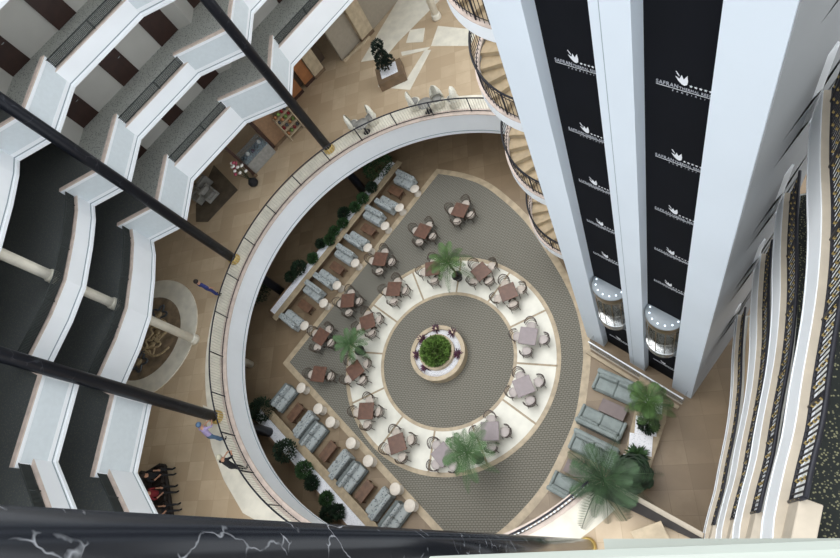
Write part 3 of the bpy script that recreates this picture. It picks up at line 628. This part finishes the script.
# lounge west: direction of the strip's edge
def put_at(proto, px, py, face, label, z=0, grp=None, zc=.35, turn=0):
    p = W(px, py, z+zc); q = W(px+face[0], py+face[1], z+zc); rz = math.atan2(q.y-p.y, q.x-p.x)-PI/2
    return placed(proto, (p.x, p.y, z), rz+turn, label, grp)
U1 = (-14, 18); U2 = (14, -18)   # along the upper strip, towards lower left / upper right
up = [(404.5,180.5,U1,'highest'),(387.5,204,U2,'second highest'),(373.5,216,U1,'third highest'),(357,240,U2,'fourth highest'),(344.8,255,U1,'fourth lowest'),(326.3,278.5,U2,'third lowest'),(313.3,291.5,U1,'second lowest'),(292.3,319.5,U2,'lowest')]
for px, py, f, nm in up: put_at(LV, px, py, f, 'patterned blue-grey loveseat, %s along the upper left planter wall' % nm, grp='patterned loveseats on the upper terrace')
for (px, py), nm in zip([(395.6,191.6),(368.6,230),(337.4,268.2),(305.6,306.3)], ['highest', 'second highest', 'second lowest', 'lowest']): put_at(CT, px, py, U1, 'brown coffee table, %s between the upper loveseats' % nm, grp='upper coffee tables', turn=0)
for (px, py), nm in zip([(414.5,188.7),(399.4,207.5),(384.9,225.8),(367.6,247.6),(355,263),(336.8,285.2),(323.4,303),(304.3,325.6)], ['highest','second highest','third highest','fourth highest','fourth lowest','third lowest','second lowest','lowest']):
    put_at(RT, px, py, U1, 'cream round side table, %s beside the upper loveseats' % nm, grp='upper round tables', zc=.55)
D1 = (18, 19); D2 = (-18, -19)
lo = [(284.5,398.2,D1,1,'highest'),(304.5,424.5,D2,0,'second highest'),(314.3,436.8,D1,1,'third highest'),(339.5,464.5,D2,0,'fourth highest'),(352.5,477.5,D1,1,'third lowest'),(379,503.5,D2,0,'second lowest'),(395,518.5,D1,1,'lowest')]
for px, py, f, g, nm in lo: put_at(LG if g else LV, px, py, f, '%s loveseat, %s along the lower left planter wall' % ('plain-backed blue-grey' if g else 'patterned blue-grey', nm), grp='loveseats on the lower terrace')
for (px, py), nm in zip([(295.8,412.8),(328.6,451.3),(365,491.3)], ['highest','middle','lowest']): put_at(CT, px, py, D1, 'brown coffee table, %s between the lower loveseats' % nm, grp='lower coffee tables')
for (px, py), nm in zip([(300.9,387.8),(317.9,408.7),(330.3,422),(350.8,443),(368,460.8),(395,489),(409.6,505.7)], ['highest','second highest','third highest','middle','third lowest','second lowest','lowest']):
    put_at(RT, px, py, D1, 'cream round side table, %s beside the lower loveseats' % nm, grp='lower round tables', zc=.55)
# lounge east
WC.scale = (1.15, 1.15, 1.12)
E1 = (-8, 18); E2 = (8, -18)
put_at(LE, 617, 388, E1, 'pale sage two-seat sofa just below the glass balustrade')
put_at(LE, 601, 423, E2, 'pale sage sofa facing up, back to back with another sofa, below lilac coffee table')
put_at(LE, 593.5, 449, E1, 'pale sage sofa facing down, back to back with another sofa, half under palm')
put_at(CL, 613, 410, E1, 'lilac-brown coffee table between the two upper sage sofas')
put_at(CL, 578, 471, E1, 'lilac-brown coffee table partly under the big palm above the curved rail')
put_at(LA, 563, 486, E2, 'pale sage armchair behind the white studded curved rail')
# ------------------------------------------------------------ planters
def wall_strip(px0, py0, px1, py1, d0, d1, h, m, z=0): pass
def planter(name, A, B, w, label, h=.55, t=.12):
    A = Vector((A.x, A.y)); B = Vector((B.x, B.y)); u = (B-A).normalized(); nrm = Vector((-u.y, u.x))*(1 if w > 0 else -1); w = abs(w); e = empty(name, (A.x, A.y, 0), math.atan2(u.y, u.x), label, 'planter'); L = (B-A).length; s = 1 if nrm.dot(Vector((-u.y, u.x))) > 0 else -1
    m = MB(); m.box((L/2, 0, h/2), (L, t, h)); m.box((L/2, s*w, h/2), (L, t, h)); m.box((0, s*w/2, h/2), (t, w, h)); m.box((L, s*w/2, h/2), (t, w, h)); m.build('wall', M['brownstone'], e)
    m = MB(); m.box((L/2, -s*.12, h+.02), (L+.3, .40, .05), bev=.01); m.build('coping', M['joint'], e)
    m = MB(); m.box((L/2, s*(w/2+.03), h/2-.02), (L-t, w-t, h)); m.build('gravel', M['gravel'], e)
    return e
planter('stone_planter', W(275, 316, .55), W(397, 163, .55), .62, 'long gravel planter behind the upper left loveseats')
planter('stone_planter', W(261, 407, .55), W(372, 530, .55), -.72, 'long gravel planter behind the lower left loveseats')
# central planter
cp = W(438.3, 353.5, .4); e = empty('round_planter', (cp.x, cp.y, .01), 0, 'round two-tier stone planter with white gravel at centre of the carpet', 'planter')
m = MB(); m.lathe([(1.35, 0), (1.35, .5), (1.38, .5), (1.38, .56), (1.18, .56), (1.18, .42), (0, .42)], n=56, sm=False); m.build('lower_rim', M['cream'], e)
m = MB(); m.lathe([(1.18, .40), (1.18, .47), (0, .47)], n=40); m.build('gravel', M['gravel'], e)
m = MB(); m.lathe([(.88, .45), (.88, .72), (.76, .72), (.76, .66), (0, .66)], n=40, sm=False); m.build('upper_rim', M['cream'], e)
# ------------------------------------------------------------ plants
def leafball(m, c, rx, rz_, n, ls, up=.3, mi=0):
    for _ in range(n):
        a = random.uniform(0, 2*PI); ph = math.acos(random.uniform(-.3, 1)); q = random.uniform(.72, 1)
        d = Vector((math.sin(ph)*math.cos(a), math.sin(ph)*math.sin(a), math.cos(ph))); p = Vector(c)+Vector((d.x*rx*q, d.y*rx*q, d.z*rz_*q))
        l = (d+Vector((random.uniform(-.6, .6), random.uniform(-.6, .6), random.uniform(-.2, .8)))).normalized()*ls*random.uniform(.7, 1.3); s_ = l.cross(Vector((random.uniform(-1, 1), random.uniform(-1, 1), random.uniform(-1, 1)))).normalized()*ls*.28
        mid = p+l*.5+Vector((0, 0, ls*.08)); m.add([p, mid+s_, p+l, mid-s_], [(0, 1, 2, 3)], mi)
def bush(px, py, r, h, label, m_=None, z=.5, grp='planter shrubs'):
    p = W(px, py, z+h*.5); t = empty('shrub', (p.x, p.y, z), 0, label, 'shrub', grp); m = MB()
    m.tube([(0, 0, 0), (.02, 0, h*.45)], .025, 5)
    for i in range(4): a = i*PI/2+.4; m.tube([(0, 0, h*.2), (r*.5*math.cos(a), r*.5*math.sin(a), h*.6)], .012, 4)
    m.build('stem', M['trunk'], t)
    m = MB(); leafball(m, (0, 0, h*.5), r, h*.55, int(420*max(1, r/.3)), .13); leafball(m, (0, 0, h*.45), r*.6, h*.4, 320, .13)
    m.build('foliage', m_ or M['leafd'], t, fix=False); return t
def frond(L, droop, nl=34, wl=.32, w=.018, rise=.6):
    w = w*(.7+.3*L); wl = wl*.9
    m = MB(); P = []
    for i in range(nl+1):
        s = i/nl; P.append(Vector((L*s*(1-.12*s), 0, L*(rise*s-droop*s*s))))
    m.tube(P, [.018*(1-.8*i/nl)+.003 for i in range(nl+1)], 4)
    for i in range(3, nl+1):
        s = i/nl; ll = wl*math.sin(PI*min(1, s*.86+.12))**.7+.03; t = (P[i]-P[i-1]).normalized()
        for sd in (-1, 1):
            d = (Vector((0, sd, 0))*1.0+t*.75+Vector((0, 0, -.25))).normalized(); b0 = P[i]; tip = b0+d*ll+Vector((0, 0, -.12*ll)); mid = b0+d*ll*.45; wv = t*w
            m.add([b0-wv*.3, mid-wv*.5, tip, mid+wv*.7, b0+wv*.4], [(0, 1, 2, 3, 4)])
    return m
def palm(px, py, zc, base, hgt, L, n, label, m_=None, pot=True, droop=.75, wl=.32, grp=None, tilt=0):
    p = W(px, py, zc); t = empty('potted_palm' if pot else 'palm', (p.x, p.y, base), 0, label, 'palm', grp)
    th_ = zc-base-L*.12
    m = MB(); m.tube([(0, 0, .3 if pot else 0), (.03, .02, th_*.5), (0, 0, th_)], [.07, .055, .05], 8); m.build('trunk', M['trunk'], t)
    if pot: m = MB(); m.lathe([(.17, 0), (.25, .38), (.27, .38), (.27, .42), (.22, .42), (.21, .36), (0, .36)], n=18); m.build('pot', M['pot'], t)
    var = [frond(L*(.8+.2*k), droop*(.7+.3*k), wl=wl, rise=.35+.35*(2-k)) for k in range(3)]; ms = None; mesh = {}
    for i in range(n):
        k = i % 3; a = i*2.4+random.uniform(-.2, .2)
        if k not in mesh: o = var[k].build('frond', m_ or M['leaf'], t, fix=False); mesh[k] = o.data
        else: o = bpy.data.objects.new('frond', mesh[k]); C.objects.link(o); o.parent = t
        o.location = (0, 0, th_); o.rotation_euler = (random.uniform(-.15, .15), random.uniform(-.25, .2), a); s = random.uniform(.8, 1.1); o.scale = (s, s, s)
    return t
palm(447, 262, 2.0, .026, 2, 1.25, 20, 'potted palm standing on the white ring at the top, over a brown table', M['leaf'])
palm(348.5, 343, 1.6, .01, 1.6, 1.05, 17, 'potted palm on bare carpet left of the ring', mat('palm_leaf_fresh', (78, 108, 66)), wl=.26)
palm(466, 452, 2.2, .026, 2.2, 1.25, 20, 'potted palm at lower edge of the white ring, over a lilac table', mat('palm_leaf_fresh', (78, 108, 66), .6, var=.4, scale=2.5))
palm(603, 479, 5.2, 0, 5.0, 1.45, 24, 'biggest palm, rising beside the curved rail near the lower edge', mat('palm_leaf_blue', (62, 88, 56), .6, var=.45, scale=2.5), pot=False, wl=.42, droop=.8)
palm(648, 402, 2.3, .47, 2, .95, 18, 'palm in the gravel bed at the right-hand foot of the lift shaft', M['leaf'], pot=True, wl=.34)
t = empty('grass_mound', (cp.x, cp.y, .68), 0, 'dense round green bush on top of the central planter', 'bush'); m = MB(); leafball(m, (0, 0, .1), .68, .5, 3000, .16); leafball(m, (0, 0, .05), .5, .4, 900, .16); m.build('foliage', M['leafb'], t, fix=False)
m = MB(); m.tube([(0, 0, 0), (0, 0, .35)], .05, 6); m.build('stem', M['trunk'], t)
def spiky(px, py, z, r, label, m_, grp=None, n=26, name='spiky_plant'):
    p = W(px, py, z+.1); t = empty(name, (p.x, p.y, z), 0, label, 'plant', grp); m = MB()
    for i in range(n):
        a = i*2.4; e_ = random.uniform(.15, 1.1); L = r*random.uniform(.8, 1.1); d = Vector((math.cos(a)*math.cos(e_), math.sin(a)*math.cos(e_), math.sin(e_))); s_ = Vector((-math.sin(a), math.cos(a), 0))*r*.07
        m.add([-s_, d*L*.5-s_*1.2, d*L+Vector((0, 0, -.06)), d*L*.5+s_*1.2, s_], [(0, 1, 2, 3, 4)])
    m.build('foliage', m_, t, fix=False)
    m = MB(); m.lathe([(r*.12, 0), (r*.1, .06), (0, .08)], n=8); m.build('crown', M['trunk'], t)
for (px, py), nm in zip([(435.7,328.5),(452,332),(457.5,354),(425,367.5),(416.3,354.5),(421.5,338.5)], ['at top','at upper right','at right','at lower left, reddest','at left','at upper left']):
    spiky(px, py, .48, .36, 'purple spiky plant %s of the central planter' % nm, M['purple'], 'purple planter plants')
for i, (px, py, r, h, lb) in enumerate([(371.8,187.7,.3,.6,'highest shrub of upper planter, beside the black column foot'),(363,199,.3,.6,'second shrub down in upper planter'),(355,207.5,.28,.55,'third shrub down in upper planter'),(344,213.5,.34,.6,'fourth shrub down in upper planter'),
    (343,223.5,.28,.5,'fifth shrub down in upper planter'),(334.5,231.6,.28,.5,'sixth shrub down in upper planter'),(329.8,240,.3,.55,'seventh shrub down in upper planter'),(321,244,.26,.5,'eighth shrub down in upper planter, set back'),(312.9,258.5,.28,.5,'ninth shrub down in upper planter'),(299,268,.42,.7,'broad low shrub towards lower end of upper planter'),(291,277,.3,.6,'small shrub by the lower black column foot in upper planter')]):
    bush(px, py, r, h, lb, M['leafd'] if i in (0, 3, 7, 9, 10) else mat('mid_leaf', (58, 92, 48), .65, var=.4, scale=4))
for i, (px, py, r, h, lb) in enumerate([(286,451,.5,1.3,'tallest dark shrub in lower planter'),(304.8,470,.38,.8,'light green shrub in middle of lower planter'),(312,483,.3,.5,'small dark round shrub below the light green one in lower planter'),(326.7,499,.3,.5,'small light shrub near lower end of lower planter'),(328,514,.34,.5,'left one of two dark shrubs at bottom of lower planter'),(337.4,512,.3,.5,'right one of two dark shrubs at bottom of lower planter')]):
    bush(px, py, r, h, lb, M['leafd'] if i in (0, 2, 4, 5) else mat('mid_leaf', (58, 92, 48)))
bush(263, 410, .6, 1.4, 'dark bushy plant at foot of lower left black column', M['leafd'], z=0); bush(258, 292, .7, 1.4, 'dark bushy plant at foot of left black column', M['leafd'], z=0); bush(378, 166, .9, 1.4, 'broad green bush at the upper end of the upper planter', mat('mid_leaf', (58, 92, 48)), z=0)
# east planter bed
P0 = [W(*q, .5) for q in ((640,372),(668,400),(666,420),(650,468),(640,490),(618,480),(628,440),(636,405))]
eb = empty('garden_bed', (P0[0].x, P0[0].y, 0), 0, 'brown stone planter with square gravel beds right of the sage sofas', 'planter')
m = MB(); m.prism([(p.x-P0[0].x, p.y-P0[0].y) for p in P0][::-1], 0, .45); m.build('body', M['joint'], eb)
for cx, cy, w_, h_ in ((646,426,.8,.7),(640.5,444.5,.85,.78),(633.5,466,.8,.78),(653,404,.7,.7)):
    q = W(cx, cy, .46); m = MB(); m.box((q.x-P0[0].x, q.y-P0[0].y, .455), (w_, h_, .03), math.radians(-14)); m.build('gravel', M['gravel'], eb)
bush(648, 424, .33, .9, 'dark round shrub on white gravel under the right-hand palm', M['leafd'], z=.46, grp='bed plants')
spiky(637.5, 455, .46, .55, 'bright green grassy plant on the gravel right of the sofas', mat('mid_leaf', (58, 92, 48)), None, 60, 'grass_tuft')
p = W(632, 472, 1.0); t = empty('fan_plant', (p.x, p.y, .46), 0, 'dark green fan-leaved plant at lower end of the right gravel bed', 'plant'); m = MB()
for i in range(40):
    a = i*2.4; q = .15+.45*(i/40); m.add([(q*math.cos(a)+.25*math.cos(a+k), q*math.sin(a)+.25*math.sin(a+k), .7-q*.5+.06*math.cos(3*k)) for k in [2*PI*j/8 for j in range(8)]], [tuple(range(8))])
m.build('foliage', M['leafd'], t, fix=False); m = MB(); m.tube([(0, 0, 0), (0, 0, .55)], .05, 6); m.build('stem', M['trunk'], t)
# ------------------------------------------------------------ mezzanine furnishings
fc = W(146, 338, MEZ); rO = (W(196, 332, MEZ)-fc).length
t = empty('mosaic_pool', (fc.x, fc.y, MEZ), 0, 'round mosaic basin with a wide cream stone surround', 'pool')
m = MB(); m.lathe([(rO, 0), (rO, .05), (rO*.69, .05), (rO*.69, .0)], n=56, sm=False); m.build('surround', M['creamp'], t)
m = MB(); m.prism(ring((0, 0), rO*.69, 48), .02, .056); m.build('basin', M['pool'], t)
random.seed(3)
for k in range(7):
    a = k*.9+.2; r_ = rO*.4*(.6+.4*(k % 2)); cx, cy = r_*math.cos(a), r_*math.sin(a); L = [(cx+(.42+.14*math.cos(5*b_))*math.cos(b_), cy+(.42+.14*math.cos(5*b_))*math.sin(b_), .07) for b_ in [2*PI*i/40 for i in range(40)]]
    m = MB(); m.tube(L, .06, 5, closed=True); m.build('mosaic_rim', M['mosd'] if k % 2 else M['mos'], t)
    m = MB(); m.lathe([(.2, .05), (.2, .09), (0, .10)], (cx, cy, 0), 14); m.build('mosaic_flower', M['mos'], t)
for ph in (0, 1.3, 2.9): m = MB(); m.tube([(-rO*.55+rO*1.1*i/30*math.cos(ph*.2), math.sin(i/30*6+ph)*.5+ph*.35-.6, .07) for i in range(31)], .06, 5); m.build('mosaic_band', M['mos'], t)
# planter tree, top
tp = W(388.5, 70, MEZ+.6); e = empty('box_planter', (tp.x, tp.y, MEZ), math.radians(12), 'brown square planter box filled with white pebbles near the top edge', 'planter')
m = MB(); m.box((0, 0, .25), (1.5, 1.3, .5)); m.build('box', M['brownstone'], e); m = MB(); m.box((-.02, .1, .48), (.95, .85, .09)); m.build('pebbles', M['gravel'], e)
t = empty('potted_tree', (tp.x, tp.y+.1, MEZ+.52), 0, 'dark green small tree of leafy clumps in the square planter box', 'tree')
m = MB(); m.tube([(0, 0, 0), (.05, 0, .6), (-.02, .03, 1.5)], .04, 6); m.build('trunk', M['trunk'], t)
m = MB()
for c_ in ((0, 0, .35), (.18, .05, .55), (-.15, .05, .8), (.05, -.1, 1.05), (-.08, .08, 1.3), (.06, .06, 1.6), (-.2, -.05, .45)): leafball(m, c_, .27, .26, 330, .12)
m.build('foliage', mat('deep_leaf', (26, 46, 34), .6, var=.4, scale=4), t, fix=False)
def fpatch(pts, m_, h=.01):
    q = [W(a_, b_, MEZ) for a_, b_ in pts]; b = MB(); b.prism([(p.x, p.y) for p in q][::-1], MEZ, MEZ+h); return struct(b, 'trim_6', m_)
fpatch([(361,62),(385,58),(398,42),(440,0),(398,0)], M['creamp']); fpatch([(378,87),(410,90),(431,50),(425,50),(405,82),(379,80)], M['creamp']); fpatch([(431,46),(438,26),(478,30),(470,46)], M['creamp'])
fpatch([(401,52),(430,47),(427,50),(402,56)], M['creamp']); fpatch([(410,30),(425,28),(423,42),(406,43)], M['creamp'])
fpatch([(203,405),(212,448),(224,480),(243,513),(300,545),(300,520),(262,500),(235,460),(215,410)], M['creamp'], .013)
def wchair(px, py, ang, label): p = W(px, py, MEZ); placed(WC, (p.x, p.y, MEZ+.012), ang, label, 'white wicker armchairs by the rail')
wchair(357, 130, -1.2, 'leftmost white wicker armchair by the upper rail'); wchair(374, 123, 2.2, 'white wicker armchair right of the leftmost one by the upper rail')
wchair(417, 108, -1.2, 'small-looking white wicker armchair left of the second rail table'); wchair(440, 105, 3.1, 'tallest white wicker armchair, behind the second rail table'); wchair(455, 105, 1.3, 'rightmost white wicker armchair by the upper rail')
def gtable(px, py, label):
    p = W(px, py, MEZ); t = empty('glass_table', (p.x, p.y, MEZ+.012), 0, label, 'table'); m = MB(); m.lathe([(0, .62), (.38, .62), (.38, .64), (0, .64)], n=24); m.build('tabletop', M['seatg'], t); m = MB(); m.lathe([(.2, 0), (.06, .1), (.05, .5), (.15, .62)], n=14); m.build('pedestal', M['iron'], t)
gtable(367, 132, 'small round grey table between the two left wicker armchairs'); gtable(429, 112, 'small round grey table among the right wicker armchairs')
# walls, pillars and panels under the upper left gallery
def mz_wall(pts, name, m_, zt=8.1, th=.2, z0=MEZ):
    q = [W(a_, b_, MEZ) for a_, b_ in pts]; P = [Vector((p.x, p.y)) for p in q]; b = MB(); b.strip(P, off(P, th), z0, zt); return struct(b, name, m_)
mz_wall([(343,61),(364,37),(372,31),(400,-2),(410,-14)], 'wall_shop', mat('taupe_wall', (150, 140, 124), .7, var=.04)); mz_wall([(345,62.5),(371,38)], 'baseboard_shop', M['cream'], MEZ+.15, .1)
mz_wall([(290,100),(325,58)], 'wall_shop_inner', mat('dim_brown_wall', (96, 80, 66), .7), 8.1, .2)
def pillar(px, py, w, d, m_, label, nm='pillar', cat='pillar', h=3.62, grp=None, ang=(20, -21)):
    p = W(px, py, MEZ); t = empty(nm, (p.x, p.y, MEZ), idir(px, py, ang[0], ang[1], MEZ), label, cat, grp); m = MB(); m.box((0, d/2, h/2), (w, d, h)); m.build('panel', m_, t); m = MB(); m.box((0, d/2-.01, .1), (w+.04, d+.04, .2)); m.build('plinth', M['brownstone'] if m_ != M['woodo'] else M['woodd'], t)
pillar(321, 74.5, .75, .5, M['cream'], 'cream square pillar right of the orange wood panels', grp='square pillars'); pillar(369, 37, .9, .5, M['cream'], 'cream square pillar beyond the taupe wall at the top', grp='square pillars')
pillar(311, 83, .7, .12, M['woodo'], 'orange wood wall panel next to the cream pillar', 'wood_panel', 'panel', grp='wood panels'); pillar(299, 97, .85, .12, M['woodo'], 'orange wood wall panel nearest the black column', 'wood_panel', 'panel', grp='wood panels')
for (px, py), nm in zip([(256.5,176.4),(276.6,150),(288.2,136)], ['lowest', 'middle', 'highest']): pillar(px, py, .16, .3, M['woodd'], 'dark brown post, %s of the shop front under the gallery' % nm, 'shop_post', 'post', grp='shop front posts')
pillar(283, 141.5, 1.0, .1, mat('tan_panel', (148, 116, 88), .5, var=.1), 'tan wall panel between the two higher dark posts', 'wood_panel', 'panel'); 
# showcase and flowers
p = W(262, 160, MEZ); t = empty('glass_showcase', (p.x, p.y, MEZ), .8, 'grey glass showcase table between the dark shop posts', 'showcase')
m = MB(); m.box((0, 0, .4), (1.7, .9, .8), bev=.02); m.build('base', M['seatg'], t); m = MB(); m.box((0, 0, .97), (1.7, .9, .32)); m.build('glass_top', M['glass'], t)
for k in range(5): m = MB(); m.lathe([(.08, 0), (.12, .1), (.05, .2), (0, .22)], (-.6+.3*k, .1*math.sin(k*2), .81), 10); m.build('display_piece', [M['mosd'], M['petalw'], M['purple']][k % 3], t)
p = W(297, 133, MEZ); t = empty('display_stand', (p.x, p.y, MEZ), .8, 'white-framed stand of small colourful goods beside the black column', 'display'); m = MB()
for x in (-.5, .5): m.box((x, 0, .8), (.05, .4, 1.6))
for z in (.3, .75, 1.2, 1.58): m.box((0, 0, z), (1.0, .4, .03))
m.build('frame', M['cream'], t)
for z in (.32, .77, 1.22, 1.6):
    for k in range(4): m = MB(); m.lathe([(.07, 0), (.09, .1), (.04, .2), (0, .2)], (-.36+.24*k, 0, z), 9); m.build('item', [M['woodo'], M['leafb'], M['red'], M['mosd']][(k+int(z*3)) % 4], t)
p = W(254.5, 183.5, MEZ+.1); t = empty('floor_vase', (p.x, p.y, MEZ), 0, 'tall flower arrangement of white and pink blooms in dark round vase', 'vase'); m = MB(); m.lathe([(.14, 0), (.26, .15), (.27, .3), (.15, .45), (.12, .5), (0, .48)], n=18); m.build('vase', M['black'], t)
m = MB()
for k in range(14): a = k*2.4; r_ = .08+.02*k; m.tube([(0, 0, .45), (r_*math.cos(a)*.6, r_*math.sin(a)*.6, 1.0), (r_*math.cos(a), r_*math.sin(a), 1.2+.07*(14-k)*.8)], .01, 4)
m.build('stems', M['leafd'], t); m = MB()
for k in range(14): a = k*2.4; r_ = .08+.02*k; m.lathe([(0, -.05), (.08, -.02), (.1, .03), (.05, .07), (0, .07)], (r_*math.cos(a), r_*math.sin(a), 1.2+.056*(14-k)), 9, mi=k % 3 == 0)
m.build('blooms', [M['petalw'], M['petal']], t)
q = [W(*v, MEZ) for v in ((196,205),(214,165),(238,190),(208,222),(196,222))]; b = MB(); b.prism([(v.x, v.y) for v in q][::-1], MEZ, MEZ+.015); tag(b.build('rug', M['rug']), 'dark brown rug under grey chairs beneath the left gallery', 'rug')
GA = sofa_proto('x', .8, .75, M['seatg'], M['seatg'], name='grey_armchair', cat='armchair', nseat=1, bh=.6); index_children()
for (px, py, a_), lb in zip([(207,186,.9),(213,197,-2.3),(203,199,2.5)], ['upper', 'right', 'left']):
    p = W(px, py, MEZ); placed(GA, (p.x, p.y, MEZ+.015), a_, 'pale grey armchair, %s one of three on the dark rug' % lb, 'armchairs on the dark rug')
p = W(650, 536, MEZ); t = empty('stone_block', (p.x, p.y, MEZ), .3, 'cream stone block at bottom edge below the low wall', 'block'); m = MB(); m.box((0, 0, .4), (.9, .5, .8), bev=.02); m.build('box', M['creamp'], t); m = MB(); m.box((0, 0, .82), (.94, .54, .05), bev=.01); m.build('cap', M['cream'], t)
# ------------------------------------------------------------ people
def person(loc, rz, label, top, legs, hair, pose='stand', lean=0., s=1., shoes=None):
    t = empty('person', loc, rz, label, 'person')
    sit = pose == 'sit'; hz = .50 if sit else .93
    P = []; E_ = []; R_ = []; Z_ = []
    def v(p_, r, zone, par=None):
        P.append(p_); R_.append(r); Z_.append(zone); i = len(P)-1
        if par is not None: E_.append((par, i))
        return i
    L = lean; pel = v((0, 0, hz), .145, 'l'); w = v((0, .03+L*.3, hz+.17), .13, 't', pel); ch = v((0, .02+L, hz+.36), .15, 't', w); nk = v((0, .02+L*1.2, hz+.53), .06, 's', ch); hd = v((0, .05+L*1.35, hz+.62), .082, 's', nk); hp = v((0, .05+L*1.45, hz+.74), .085, 's', hd)
    for sx in (-1, 1):
        sh = v((sx*.19, .02+L, hz+.46), .062, 't', ch)
        if lean: el = v((sx*.24, .14+L, hz+.22), .042, 't', sh); wr = v((sx*.12, .34+L, hz+.14), .028, 's', el)
        elif sit: el = v((sx*.25, .05, hz+.2), .042, 't', sh); wr = v((sx*.15, .28, hz+.14), .028, 's', el)
        else: el = v((sx*.26, -.02, hz+.18), .042, 't', sh); wr = v((sx*.27, .1, hz-.06), .028, 's', el)
        W0 = Vector(P[wr]); d = (W0-Vector(P[el])).normalized(); pm = v(tuple(W0+d*.07), .034, 's', wr); sd = d.cross(Vector((0, 0, 1)) if abs(d.z) < .8 else Vector((0, 1, 0))).normalized()
        for f in range(4): b0 = v(tuple(Vector(P[pm])+d*.03+sd*(f-1.5)*.02), .009, 's', pm); v(tuple(Vector(P[b0])+d*(.05 if f not in (0, 3) else .04)+Vector((0, 0, -.012))), .008, 's', b0)
        b0 = v(tuple(Vector(P[wr])+sd*sx*.04+d*.03), .010, 's', wr); v(tuple(Vector(P[b0])+d*.035+sd*sx*.015), .009, 's', b0)
        if sit: kn = v((sx*.13, .46, hz+.02), .065, 'l', pel); an = v((sx*.13, .56, .09), .042, 'l', kn); hl = v((sx*.13, .56, .05), .04, 'f', an); v((sx*.14, .72, .035), .036, 'f', hl)
        else: hi = v((sx*.1, 0, hz-.08), .09, 'l', pel); kn = v((sx*.11, .03, .5), .062, 'l', hi); an = v((sx*.11, -.02, .1), .042, 'l', kn); hl = v((sx*.11, -.01, .05), .042, 'f', an); v((sx*.13, .15, .035), .036, 'f', hl)
    me = bpy.data.meshes.new('body_base'); me.from_pydata(P, E_, []); o = bpy.data.objects.new('body_base', me); C.objects.link(o)
    md = o.modifiers.new('s', 'SKIN'); md.use_smooth_shade = True
    for i, r in enumerate(R_): me.skin_vertices[0].data[i].radius = (r, r*.82 if Z_[i] in 'tl' and r > .1 else r); me.skin_vertices[0].data[i].use_root = (i == 0)
    sb = o.modifiers.new('d', 'SUBSURF'); sb.levels = 1; sb.render_levels = 1
    dg = bpy.context.evaluated_depsgraph_get(); dg.update(); nm = bpy.data.meshes.new_from_object(o.evaluated_get(dg)); bpy.data.objects.remove(o)
    for m_ in (M['skin'], top, legs, shoes or M['black']): nm.materials.append(m_)
    PV = [Vector(p_) for p_ in P]; zi = dict(s=0, t=1, l=2, f=3)
    for f in nm.polygons:
        c = Vector(f.center); best = 1e9; z_ = 's'
        for a_, b_ in E_:
            A, B = PV[a_], PV[b_]; ab = B-A; k = max(0, min(1, (c-A).dot(ab)/ab.length_squared)); dd = (c-(A+ab*k)).length-(R_[a_]*(1-k)+R_[b_]*k)
            if dd < best: best = dd; z_ = Z_[b_] if (k > .35 or Z_[b_] == Z_[a_]) else Z_[a_]
        f.material_index = zi[z_]; f.use_smooth = True
    ob = bpy.data.objects.new('body', nm); C.objects.link(ob); ob.parent = t
    hc = PV[hp]; m = MB(); m.lathe([(.104, -.05), (.11, .0), (.1, .06), (.07, .1), (0, .12)], (hc.x, hc.y-.015, hc.z-.005), 16, sy=1.08); m.build('hair', hair, t)
    m = MB()
    for sx in (-1, 1): m.lathe([(0, -.01), (.012, 0), (0, .01)], (hc.x+sx*.032, hc.y+.078, hc.z-.03), 8)
    m.build('eyes', M['black'], t); m = MB(); m.lathe([(.014, -.02), (.018, -.01), (0, .03)], (hc.x, hc.y+.088, hc.z-.055), 8); m.box((hc.x, hc.y+.078, hc.z-.095), (.04, .012, .008)); m.build('nose_and_mouth', M['skin'], t)
    t.scale = (s, s, s); return t
def at(px, py, z=MEZ): p = W(px, py, z); return (p.x, p.y, z+.012)
person(at(219.0,295.5), math.radians(-20), 'standing person in blue top and blue trousers by the left rail', M['blue'], M['blue'], M['hair'])
person(at(224,440), math.radians(0), 'person in violet top bending at the rail beside black column', M['purp'], M['jean'], M['jean'], lean=.22)
person(at(245.5,469), math.radians(10), 'person in black coat and pale cap leaning on the lower left rail', M['black'], M['black'], M['hat'], lean=.16)
SO = sofa_proto('x', 2.6, .9, M['darks'], M['darks'], name='leather_sofa', nseat=3, bh=.7); index_children()
p = W(164, 497, MEZ); so = placed(SO, (p.x, p.y, MEZ), math.radians(-65), 'dark leather sofa under the lower left gallery with seated people')
R3 = Matrix.Rotation(math.radians(-65), 3, 'Z')
for x, tp_, lb in ((.8, mat('brown_coat', (58, 46, 36), .85, var=.2), 'seated person in brown coat, highest of three on the dark sofa'), (0, M['red'], 'seated person in dark red top, middle of three on the dark sofa'), (-.8, M['black'], 'seated person in black, lowest of three on the dark sofa')):
    q = Vector((p.x, p.y, 0))+R3@Vector((x, .12, 0)); person((q.x, q.y, MEZ), math.radians(-65), lb, tp_, M['black'], M['hair'], 'sit')
# white beads along the balustrade at the lower right of the opening
P = ring(HC, HR+.14, 22, math.radians(291), math.radians(308.6)); b = MB(); bo = bpy.data.objects['balustrade']
for i, (q, t_) in enumerate(along(P, .15)): b.box((q.x-bo.location.x, q.y-bo.location.y, .55), (.075, .075, .03), .5)
tag(b.build('bead_row', M['white'], bo), 'row of white beads', kind='stuff')
